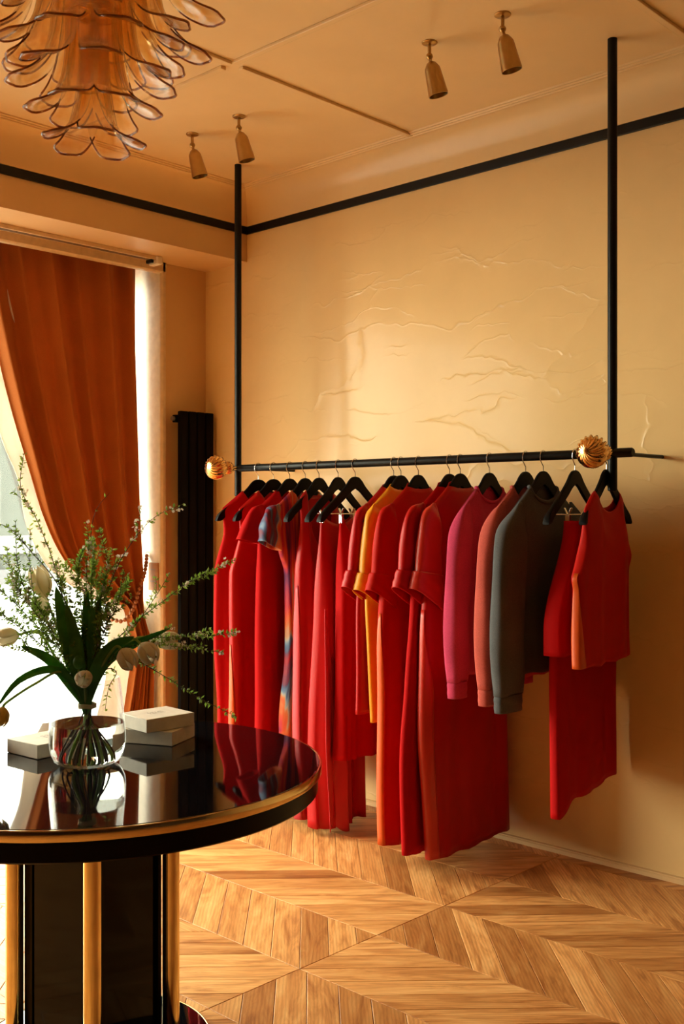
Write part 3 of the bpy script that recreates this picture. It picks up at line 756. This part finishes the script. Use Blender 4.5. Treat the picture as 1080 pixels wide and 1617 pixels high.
# small plate on the reveal
tp = thing('reveal_plate', 'small tan rectangular plate with faint print on the white window reveal', 'plate', (-.401, -.306, .972))
MB().box(-.042, .042, -.010, 0, 0, .148).build('panel', 'tan_plate', tp, bevel=.002)
m = MB()
for r, z in enumerate((.108, .045)):
    for k in range(7): m.box(-.026+k*.0075, -.0215+k*.0075+(k % 3)*.0006, -.0106, -.0098, z, z+.006+(k % 2)*.002)
m.build('print', 'print_grey', tp, smooth=False)
# curtain track groove under the bulkhead
ct = thing('curtain_track', 'pale curtain track under the bulkhead above the orange curtain', 'track', (-.25, -1.9, 2.69))
MB().box(-.285, -.235, -3.5, -.42, 2.700, 2.7195).build('track', 'casing_paint', ct, off=(-.25, -1.9, 2.69), bevel=.002)
MB().box(-.274, -.246, -3.5, -.425, 2.6985, 2.7005).build('slot', 'slot_shade', ct, off=(-.25, -1.9, 2.69), smooth=False)  # flat dark strip painted in for the shade inside the slot
m = MB().box(-.300, -.225, -.418, -.385, 2.678, 2.7195); m.build('end_block', 'white_paint', ct, off=(-.25, -1.9, 2.69), bevel=.004)
m = MB().box(-.285, -.24, -.448, -.430, 2.682, 2.7005); m.build('end_clip', 'black_metal', ct, off=(-.25, -1.9, 2.69), bevel=.003)

# ------------------------------------------------------------------ ceiling spots
slab = ['brass spotlight nearest the window bulkhead, left of its pair', 'brass spotlight directly above the left rail pole', 'brass spotlight left of the pair near the middle of the ceiling', 'brass spotlight nearest the right rail pole']
for i, (x, y) in enumerate([(.532, -.795), (.845, -.795), (1.88, -.80), (2.194, -.80)]):
    s_ = thing('ceiling_spotlight', slab[i], 'spotlight', (x, y, CZ), 0, 'brass ceiling spotlights')
    MB().lathe([(0, -.006), (.024, -.006), (.028, -.003), (.028, 0)], 28).build('rose', 'brass_satin', s_)
    MB().lathe([(.0065, -.004), (.0065, -.045)], 14).build('stem', 'brass_satin', s_)
    MB().sphere((0, 0, -.050), .0125, 16, 10).build('joint', 'brass_satin', s_)
    d = (RGT*.18+Vector((0, .10, -1))).normalized(); q = d.to_track_quat('-Z', 'Y').to_matrix().to_4x4(); q.translation = (0, 0, -.050)
    m = MB().lathe([(.006, 0), (.006, -.018), (.016, -.024), (.026, -.040), (.028, -.046), (.036, -.140), (.033, -.140), (.025, -.048), (.0, -.046)], 32)
    m.v = [tuple(q @ Vector(p)) for p in m.v]; m.build('lamp_head', 'brass_satin', s_)

# ------------------------------------------------------------------ chandelier
TC = Vector((1.898, -2.212, 0))
ch = thing('chandelier', 'amber glass chandelier of tiered drooping petals above the round table', 'chandelier', (TC.x, TC.y, 2.33))
def petal_mesh(r0, L, flare, b0, lip):
    nv, nu = 30, 12; rows = []; rim = []; edge_l, edge_r, tip = [], [], []
    for i in range(nv+1):
        v = i/nv
        bw = b0*(.80+.20*sm(v*1.5))
        if v > .90: bw *= max(.10, 1-((v-.90)/.10)**2.4)**.5
        row = []
        for k in range(nu+1):
            u = 2*k/nu-1
            z = -L*(math.sin(v*1.45)/math.sin(1.45))
            rr_ = r0+flare*(v**3.2)
            cur = .50*b0*(1-.75*v*v)
            row.append((rr_-cur*u*u, bw*u, z))
            rim.append(max(sm((abs(u)-.70)/.25), sm((v-.84)/.12)))
        rows.append(row); edge_l.append(row[0]); edge_r.append(row[-1])
    m = MB().grid(rows); nq = len(m.f)
    # bead along the tip edge, carrying the dark refraction line as colour
    edge = edge_l[21:]+list(rows[-1][1:-1])+edge_r[21:][::-1]
    m.tube(edge, [.0004+.0011*min(1, i_/9, (len(edge)-1-i_)/9) for i_ in range(len(edge))], 6); rim += [0]*(len(m.v)-len(rim))
    me = bpy.data.meshes.new('petal'); me.from_pydata(m.v, [], m.f)
    me.polygons.foreach_set('use_smooth', [True]*len(me.polygons)); me.materials.append(M['amber_glass']); me.materials.append(M['rim_dark_line'])
    me.polygons.foreach_set('material_index', [0]*nq+[1]*(len(me.polygons)-nq))
    at_ = me.attributes.new('rim', 'FLOAT', 'POINT'); at_.data.foreach_set('value', rim); me.update()
    return me
tiers = [(5, .035, 2.62, 2.355, .100, .044, 4), (6, .070, 2.70, 2.435, .105, .048, 30), (7, .105, 2.80, 2.515, .120, .050, 5), (8, .135, 2.88, 2.585, .115, .052, 18), (8, .165, 2.93, 2.60, .140, .052, 3), (9, .19, 2.98, 2.70, .15, .054, 10)]
camdir = math.atan2(CAM.y-TC.y, CAM.x-TC.x)
for ti, (n, r0, z0, zt, fl_, b0, ph) in enumerate(tiers):
    me = petal_mesh(r0, z0-zt, fl_, b0, .03)
    for k in range(n):
        o = bpy.data.objects.new('petal', me); COL.objects.link(o); o.parent = ch
        jit = random.uniform(-.03, .03)
        o.location = (0, 0, z0-2.33+random.uniform(-.008, .008)); o.rotation_euler = (0, 0, camdir+2*PI*k/n+math.radians(ph)+jit)
        sd = o.modifiers.new('solid', 'SOLIDIFY'); sd.thickness = .004; sd.offset = 0
    MB().lathe([(max(.012, r0-.012), z0-2.33-.012), (r0-.004, z0-2.33-.012), (r0-.004, z0-2.33+.002), (max(.012, r0-.012), z0-2.33+.002), (max(.012, r0-.012), z0-2.33-.012)], 32).build('ring', 'brass', ch)
    for k in range(4):
        a = PI/2*k; MB().tube([(.008*math.cos(a), .008*math.sin(a), z0-2.33), ((r0-.006)*math.cos(a), (r0-.006)*math.sin(a), z0-2.33-.004)], .004, 8).build('arm', 'brass', ch)
MB().lathe([(0, .24), (.014, .24), (.014, CZ-2.33-.03)], 16).build('stem', 'brass', ch)
MB().lathe([(0, CZ-2.33-.05), (.02, CZ-2.33-.05), (.06, CZ-2.33-.02), (.07, CZ-2.33)], 28).build('canopy', 'brass', ch)

# ------------------------------------------------------------------ table
TT = .745; TR = .590
tab = thing('round_table', 'round black gloss pedestal table with brass edge and brass columns', 'table', (TC.x, TC.y, 0))
MB().lathe([(0, TT-.020), (TR-.006, TT-.020), (TR-.003, TT-.004), (TR-.004, TT-.0015), (TR-.006, TT), (TR-.0065, TT), (TR-.03, TT), (0, TT)], 160).build('top', 'black_gloss', tab, ang=15)
MB().lathe([(TR-.004, TT-.026), (TR, TT-.026), (TR+.002, TT-.022), (TR+.002, TT-.005), (TR, TT-.001), (TR-.004, TT-.001)], 160).build('brass_band', 'brass', tab)
MB().lathe([(0, TT-.074), (TR-.012, TT-.074), (TR-.008, TT-.070), (TR-.008, TT-.026), (0, TT-.026)], 128).build('apron', 'black_apron', tab)
ROT = camdir-.02
MB().lathe([(0, 0), (.300, 0), (.303, .003), (.303, .012), (.300, .016), (.2995, .0161), (.20, .017), (0, .017)], 96).build('base', 'black_gloss', tab, ang=15)
MB().lathe([(.303, .010), (.3045, .010), (.3045, .0155), (.3005, .0175), (.299, .0168)], 96).build('base_rim', 'brass_satin', tab)
PZ0, PZ1 = .017, TT-.074
def rot2(x, y, a): return (x*math.cos(a)-y*math.sin(a), x*math.sin(a)+y*math.cos(a))
rho = .198
corners = [rot2(rho, 0, ROT+PI/2*k) for k in range(4)]
MB().prism([tuple(c*.80 for c in p) for p in corners], (PZ0, PZ1), 'z').build('core', 'black_apron', tab, smooth=False)
for k in range(4):
    a, b = Vector(corners[k]), Vector(corners[(k+1) % 4]); e = (b-a).normalized(); nrm = Vector((e.y, -e.x))
    p, q = a+e*.052-nrm*.016, b-e*.052-nrm*.016
    MB().prism([tuple(p), tuple(q), tuple(q-nrm*.01), tuple(p-nrm*.01)], (PZ0, PZ1), 'z').build('panel', 'black_panel', tab, smooth=False)
    for c in (a+e*.030-nrm*.012, b-e*.030-nrm*.012):
        MB().prism([tuple(c-e*.006), tuple(c+e*.022 if (c-a).length < (c-b).length else c+e*.006), tuple((c+e*.022 if (c-a).length < (c-b).length else c+e*.006)-nrm*.02), tuple(c-e*.006-nrm*.02)], (PZ0, PZ1), 'z').build('stile', 'black_apron', tab, smooth=False)
    MB().lathe([(.0225, PZ0), (.0225, PZ1)], 36, (a.x, a.y, 0)).build('column', 'brass', tab)

# ------------------------------------------------------------------ boxes
def gift_box(label, cx_, cy_, z, lx, ly, hz, ang, printed=True):
    b = thing('gift_box', label, 'box', (cx_, cy_, z), ang, 'white card boxes on the table')
    MB().box(-lx/2+.002, lx/2-.002, -ly/2+.002, ly/2-.002, 0, hz*.5).build('tray', 'white_card', b, bevel=.001)
    lid = MB().box(-lx/2, lx/2, -ly/2, ly/2, .001, hz).build('lid', 'white_card', b, bevel=.0015)
    if printed:
        m = MB(); rnd = random.Random(len(label))
        for r, (yy, n_, hh) in enumerate(((.006, 6, .010), (-.007, 6, .008))):
            for k in range(n_):
                x_ = -.024+k*.0088
                m.box(x_, x_+.0015, yy, yy+hh, hz-.0002, hz+.0002)
                if k % 2 == 0: m.box(x_, x_+.005, yy+hh-.0015, yy+hh, hz-.0002, hz+.0002)
                if k % 3 != 1: m.box(x_, x_+.0055, yy, yy+.0015, hz-.0002, hz+.0002)
                if k % 3 == 1: m.box(x_+.0045, x_+.006, yy, yy+hh, hz-.0002, hz+.0002)
        m.build('print', 'print_grey', lid, smooth=False)
    return b
gift_box('upper white card box of the stack of two on the table', 1.797, -1.935, TT+.0405, .16, .14, .038, math.radians(87))
gift_box('lower white card box of the stack of two, turned askew', 1.794, -1.927, TT, .14, .16, .040, math.radians(115), False)
gift_box('single white card box left of the glass vase', 1.690, -2.222, TT, .14, .16, .038, math.radians(4))
gift_box('white card box cut off at the left edge of the table', 1.522, -2.392, TT, .16, .14, .040, math.radians(4), False)

# ------------------------------------------------------------------ vase and flowers
VB = Vector((TC.x-.004, TC.y-.017, TT))
VD = (VB-CAM).dot(FWD); VL = (VB-CAM).dot(RGT)
def BP(px, py, dd=0.):
    """bouquet point: sideways / height read at the vase's distance, dd metres nearer (-) or further (+)"""
    d = VD+dd
    return CAM+FWD*d+RGT*((px-540)/1690*d)+Vector((0, 0, (806-py)/1690*d))
va = thing('glass_vase', 'clear tapered glass vase half filled with water on the black table', 'vase', VB)
outp = [(0, .0005), (.060, .0005), (.074, .003), (.088, .014), (.0965, .035), (.0985, .055), (.0975, .08), (.0945, .12), (.0895, .17), (.0825, .222)]
inn = [(.0800, .2225), (.0868, .17), (.0918, .12), (.0948, .08), (.0957, .055), (.0935, .036), (.085, .018), (.070, .010), (0, .0085)]
MB().lathe(outp+inn, 64).build('glass', 'vase_glass', va, ang=70)
wl = .106
wp = [(0, .0075), (.0705, .0092), (.0857, .0175), (.0942, .0358), (.0964, .055), (.0955, .08), (.0931, wl), (0, wl)]
MB().lathe(wp, 64).build('water', 'water', va, ang=60)
BIND = Vector((0, 0, .150))        # stems meet here, local to the vase
def stem_below(k, n, rnd, spread=.062):
    a = 2*PI*k*.382+rnd.uniform(-.3, .3); r = spread*math.sqrt(rnd.uniform(.25, 1))
    foot = VB+Vector((r*math.cos(a), r*math.sin(a), .016+rnd.uniform(0, .01)))
    q = rnd.uniform(0, .013); b_ = a+PI*.9
    mid = VB+BIND+Vector((q*math.cos(b_), q*math.sin(b_), rnd.uniform(-.01, .01)))
    return foot, mid
RND = random.Random(11)
def blade(m, pts, wmax, up=Vector((0, 0, 1)), fold=.25, n=18, twist=0):
    P = bez(pts, max(3, n//(len(pts)-1))); N = len(P)
    rows = []
    for i, p in enumerate(P):
        s = i/(N-1); t_ = (P[min(i+1, N-1)]-P[max(i-1, 0)]).normalized()
        side = t_.cross(up); side = side.normalized() if side.length > 1e-4 else RGT.copy()
        side = Matrix.Rotation(twist*s, 3, t_) @ side; nn = side.cross(t_)
        wd = wmax*(.35+.65*sm(s*3))*(max(0, 1-((s-.45)/.55)**2)**.6 if s > .45 else 1)
        rows.append([p+side*(u*wd)+nn*(fold*wd*(abs(u)**1.5)) for u in (-1, -.6, -.2, .2, .6, 1)])
    return m.grid(rows)
def bloom(parent, c, d, L_, R_, mat, opening=.0, off=(0, 0, 0)):
    """six cupped petals, axis d from base c"""
    d = d.normalized(); a = d.orthogonal().normalized(); b = d.cross(a)
    for k in range(6):
        lay = k % 2; th0 = k*PI/3; rows = []
        for i in range(11):
            s = i/10
            prof = interp([(0, .12), (.15, .62), (.4, .98), (.65, 1.0), (.85, .82+opening*.5), (1, .45+opening)], s)*R_*(1.0 if lay else .93)
            hwid = (1.05*math.sin(PI*min(1, s*.86+.12))**.7)*.62
            if i == 10: hwid *= .25
            row = []
            for j in range(7):
                u = j/3-1; q = th0+u*hwid
                rad = prof*(1-.05*u*u)
                row.append(c+d*(s*L_*(1-.05*abs(u))-off[2])+(a*math.cos(q)+b*math.sin(q))*rad)
            rows.append(row)
        MB().grid(rows).build('petal', mat, parent, off=tuple(VB), solid=.0012, ang=80)
TG = 'white tulips in the glass vase'
# label, stem path, bloom direction (bouquet plane: px, py, depth), bloom length, radius, leaves
def tulip(label, path, tipdir, L_, R_, mat='tulip_petal', leaves=(), opening=0., r=.0033):
    t_ = thing('tulip', label, 'flower', VB, 0, TG)
    k = len([o for o in bpy.data.objects if o.name.startswith('tulip') and o.parent is None])
    foot, mid = stem_below(k, 12, RND, .05)
    pts = bez([foot, mid]+[BP(*p) for p in path], 8)
    MB().tube(pts, r, 8).build('stem', 'stem_green', t_, off=tuple(VB))
    e = pts[-1]; d = RGT*tipdir[0]+Vector((0, 0, tipdir[1]))+FWD*tipdir[2]
    bloom(t_, e-d.normalized()*.004, d, L_, R_, mat, opening)
    for lp, wd, tw in leaves:
        m = MB(); blade(m, [VB+BIND+Vector((RND.uniform(-.006, .006), RND.uniform(-.006, .006), -.02))]+[BP(*p) for p in lp], wd, twist=tw, up=FWD*-1)
        m.build('leaf', 'tulip_leaf', t_, off=tuple(VB), solid=.0008, ang=80)
tulip('round white tulip head facing forward over the vase rim', [(134, 1085, -.05), (135, 1068, -.085)], (.02, -.15, -1), .046, .0215, leaves=[([(118, 1050, -.02), (104, 1000, -.02), (88, 925, .0)], .021, .5), ([(125, 1060, -.04), (120, 1010, -.03), (104, 950, -.03)], .021, -.4)])
tulip('white tulip drooping right of the vase, left of a pair', [(160, 1055, -.04), (182, 1022, -.06), (194, 1027, -.065)], (.55, -.75, -.5), .062, .0265, leaves=[([(152, 1060, -.04), (176, 1022, -.05), (212, 1005, -.05)], .017, .3)])
tulip('white tulip drooping right of the vase, right of a pair', [(165, 1050, -.02), (205, 1010, -.03), (224, 1018, -.035)], (.65, -.75, -.3), .062, .027, leaves=[([(160, 1055, -.01), (205, 1020, -.01), (270, 991, .0)], .013, .8)])
tulip('white tulip lying sideways under the blossom spray at right', [(170, 1045, .01), (215, 1008, .02), (248, 1012, .03)], (1, -.02, .1), .066, .024, leaves=[([(140, 1050, .0), (138, 1000, .0), (136, 925, .01)], .016, .2)])
tulip('pale tulip at the far left edge, level with the leaf tips', [(95, 1050, -.01), (62, 1000, -.01), (28, 1002, -.01)], (-1, -.18, -.1), .062, .024, leaves=[([(108, 1075, -.03), (75, 1040, -.05), (32, 1020, -.06)], .014, .6)])
tulip('tall cream tulip standing upright left of centre', [(108, 1040, .03), (88, 985, .05), (72, 942, .06)], (-.35, 1, .05), .090, .029, opening=.08, leaves=[([(150, 1040, .0), (154, 990, .0), (158, 935, .02)], .013, -.3)])
tulip('cream tulip half hidden below the tall upright one', [(112, 1050, .02), (90, 1005, .04), (70, 978, .05)], (-.3, 1, .1), .070, .024, opening=.04, leaves=[([(146, 1060, -.02), (145, 1010, -.02), (146, 955, -.01)], .014, .3)])
tulip('yellow tinged tulip hanging low at the left edge', [(100, 1062, -.05), (55, 1080, -.09), (12, 1108, -.10), (4, 1118, -.10)], (-.15, -1, -.1), .05, .020, 'tulip_yellow', leaves=[([(112, 1075, -.04), (78, 1057, -.07), (30, 1075, -.09), (-6, 1118, -.10)], .010, .4)])
# green bud
bd = thing('tulip_bud', 'small closed green bud just above the forward facing tulip', 'flower bud', VB)
foot, mid = stem_below(30, 12, RND, .05); pts = bez([foot, mid, BP(126, 1075, -.03), BP(124, 1058, -.05)], 8)
MB().tube(pts, .0028, 8).build('stem', 'stem_green', bd, off=tuple(VB))
m = MB().sphere((0, 0, 0), .014, 14, 10, (1, 1, 1.25)); c_ = BP(124, 1046, -.055); m.v = [tuple(Vector(p)+c_) for p in m.v]; m.build('bud', 'tulip_leaf', bd, off=tuple(VB))

# spirea / blossom branches
def branch(label, path, leaf=1.0, flower=0., twigs=3, thick=.0019, size=.0105, name='leafy_branch', cat='branch', start=.30, seed=0, group='leafy branches in the glass vase', tl=.07):
    rnd = random.Random(500+seed)
    b = thing(name, label, cat, VB, 0, group)
    foot, mid = stem_below(seed, 30, rnd)
    main = bez([foot, mid]+[BP(*p) for p in path], 10); N = len(main)
    m = MB(); m.tube(main, [lerp(thick, thick*.35, i/(N-1)) for i in range(N)], 6)
    lines = [main]
    s0 = int(N*start)
    for k in range(twigs):
        i = rnd.randint(s0, int(N*.86)); p = main[i]; t_ = (main[min(i+1, N-1)]-main[i-1]).normalized()
        d = (t_+Vector((rnd.uniform(-1, 1), rnd.uniform(-1, 1), rnd.uniform(-.3, .9)))*.75).normalized(); ln = rnd.uniform(.5, 1.2)*tl
        q = [p, p+d*ln*.5+Vector((0, 0, .004)), p+d*ln+Vector((rnd.uniform(-.01, .01), rnd.uniform(-.01, .01), .012))]
        q = bez(q, 5); m.tube(q, [lerp(thick*.5, thick*.25, j/(len(q)-1)) for j in range(len(q))], 5); lines.append(q)
    m.build('twig', 'twig_bark', b, off=tuple(VB))
    lm, fm = MB(), MB()
    for li, ln in enumerate(lines):
        st = s0 if li == 0 else 1
        acc = 0
        for i in range(st, len(ln)):
            seg = (ln[i]-ln[i-1]).length; acc += seg
            while acc > .0062/max(.05, leaf):
                acc -= .0062/max(.05, leaf)
                p = ln[i-1].lerp(ln[i], rnd.random()); t_ = (ln[i]-ln[i-1]).normalized()
                for q in range(2):
                    o = Vector((rnd.gauss(0, 1), rnd.gauss(0, 1), rnd.gauss(0, 1))); o = (o-t_*o.dot(t_)).normalized()
                    d = (t_*rnd.uniform(.2, .9)+o).normalized(); sz = size*rnd.uniform(.6, 1.3); sd = d.cross(Vector((rnd.gauss(0, 1), rnd.gauss(0, 1), rnd.gauss(0, 1)))).normalized(); nn = sd.cross(d)
                    lm.add([p, p+d*sz*.5+sd*sz*.27, p+d*sz*1.15, p+d*sz*.5-sd*sz*.27, p+d*sz*.55+nn*sz*.12], [(0, 1, 4), (1, 2, 4), (2, 3, 4), (3, 0, 4)])
            if flower and rnd.random() < flower:
                p = ln[i]; o = Vector((rnd.gauss(0, 1), rnd.gauss(0, 1), rnd.gauss(0, 1))); o = (o-t_*o.dot(t_)).normalized() if i > st else o.normalized()
                for q in range(rnd.randint(2, 4)):
                    c = p+o*.005+Vector((rnd.gauss(0, 1), rnd.gauss(0, 1), rnd.gauss(0, 1)))*.0035
                    ax = (o+Vector((rnd.gauss(0, .6), rnd.gauss(0, .6), rnd.gauss(0, .6)))).normalized(); a_ = ax.orthogonal().normalized(); b_ = ax.cross(a_)
                    for w_ in range(5):
                        an = 2*PI*w_/5; e = a_*math.cos(an)+b_*math.sin(an); f_ = ax.cross(e); z_ = .0050
                        fm.add([c, c+e*z_*.6+f_*z_*.38+ax*z_*.3, c+e*z_+ax*z_*.45, c+e*z_*.6-f_*z_*.38+ax*z_*.3], [(0, 1, 2, 3)])
    if lm.v: tag(lm.build('leaves', 'spirea_leaf', b, off=tuple(VB), smooth=False), kind='stuff')
    if fm.v: tag(fm.build('blossoms', 'blossom', b, off=tuple(VB), smooth=False), kind='stuff')
BR = [
 ('tall arching branch reaching up the left side of the curtain', [(112, 1010, .03), (88, 900, .05), (60, 825, .06), (33, 770, .06), (38, 715, .06)], .8, .25, 2),
 ('bare looking branch arching out over the window at upper left', [(118, 1010, .0), (92, 925, .0), (48, 870, -.01), (18, 836, -.02), (-6, 826, -.02)], .35, 0, 4),
 ('thin branch standing upright left of the cream tulip', [(112, 1020, .02), (62, 960, .03), (48, 900, .03), (47, 830, .03)], .5, 0, 3),
 ('slender twig reaching up by the left window edge', [(115, 1030, .02), (60, 975, .0), (30, 900, -.02), (24, 822, -.02)], .5, 0, 3),
 ('leafy branch spreading left across the window, topmost of the spray', [(110, 1030, .0), (60, 960, .0), (15, 895, -.01), (-15, 870, -.02)], 1.3, 0, 8),
 ('leafy branch spreading left across the window, second from top', [(105, 1040, -.01), (55, 985, -.02), (10, 940, -.03), (-20, 920, -.03)], 1.3, 0, 8),
 ('leafy branch with cream catkin buds left of centre', [(110, 1040, -.01), (70, 985, -.02), (38, 945, -.03), (15, 905, -.03)], 1.2, .22, 7),
 ('leafy branch spreading low to the left above the pale tulip', [(100, 1050, -.02), (55, 1010, -.03), (10, 975, -.04), (-20, 962, -.05)], 1.2, 0, 7),
 ('short leafy branch lowest on the left, tip by the pale tulip', [(105, 1060, -.03), (70, 1040, -.05), (35, 1024, -.06), (5, 1022, -.07)], .9, 0, 4),
 ('bushy green branch rising in the centre before the curtain', [(138, 1020, .02), (143, 950, .03), (146, 890, .04), (150, 850, .05)], 1.7, .06, 10),
 ('bushy green branch just right of the centre', [(142, 1030, .0), (155, 960, .01), (168, 900, .02), (178, 868, .03)], 1.7, .05, 10),
 ('bushy green branch left of the centre', [(132, 1020, .0), (128, 960, .0), (124, 900, .01), (130, 868, .02)], 1.6, .05, 9),
 ('leafy branch with white blossom cluster at its tip', [(136, 1020, .01), (136, 940, .01), (138, 880, .01), (148, 848, .01)], 1.0, .30, 3),
 ('bushy branch leaning right over the tieback', [(146, 1030, .01), (168, 970, .02), (192, 935, .03), (205, 915, .03)], 1.6, .05, 9),
 ('long branch of white blossoms reaching up right past the curtain edge', [(150, 1020, .0), (172, 930, .01), (196, 875, .02), (240, 820, .03), (293, 794, .04)], .55, .38, 1),
 ('long thin leafy branch reaching right over the radiator', [(160, 1040, .02), (205, 990, .03), (262, 946, .05), (310, 912, .06), (372, 884, .07)], 1.3, .12, 1),
 ('short branch rising between tieback and radiator', [(165, 1040, .02), (215, 985, .03), (250, 935, .04), (268, 905, .04)], .6, .05, 2),
 ('blossom spray pointing right above the sideways tulip', [(160, 1045, -.01), (215, 1012, .0), (270, 1006, .01), (325, 1005, .02), (372, 998, .02)], 1.4, .30, 3),
 ('thin spray pointing right just under the blossom spray', [(160, 1045, -.02), (220, 1018, -.02), (285, 1022, -.02), (350, 1030, -.01)], 1.0, .2, 2),
 ('branch trailing down to the right over the radiator', [(165, 1050, -.02), (205, 1040, -.03), (260, 1068, -.03), (320, 1105, -.03), (374, 1132, -.02)], .8, 0, 2),
 ('single hair thin twig crossing the curtain', [(140, 1000, .05), (142, 870, .06), (150, 810, .07), (173, 778, .08)], .12, 0, 0),
 ('little branch with reddish stem right of centre', [(148, 1040, -.02), (170, 985, -.03), (185, 955, -.03), (196, 900, -.03)], 1.2, .05, 6),
 ('leafy shoot close behind the leaf fan, left', [(122, 1040, .03), (108, 980, .05), (98, 925, .06), (84, 890, .06)], 1.3, .10, 6),
 ('thin stem hanging down inside right of the vase rim', [(165, 1060, .0), (184, 1062, .02), (172, 1085, .05), (166, 1120, .06)], .5, 0, 0),
]
for i, (lab, path, lf, fw, tw) in enumerate(BR): branch(lab, path, lf*1.15, fw, tw+(4 if lf > 1 and tw > 3 else 0), seed=i)
tw = thing('twine_tie', 'pale twine wound round the bouquet stems inside the vase', 'twine', VB+BIND)
for z in (-.004, 0, .004):
    MB().tube([(.0215*math.cos(2*PI*k/24), .0215*math.sin(2*PI*k/24), z+.001*math.sin(k)) for k in range(25)], .0022, 6, cap=False).build('loop', 'twine', tw)
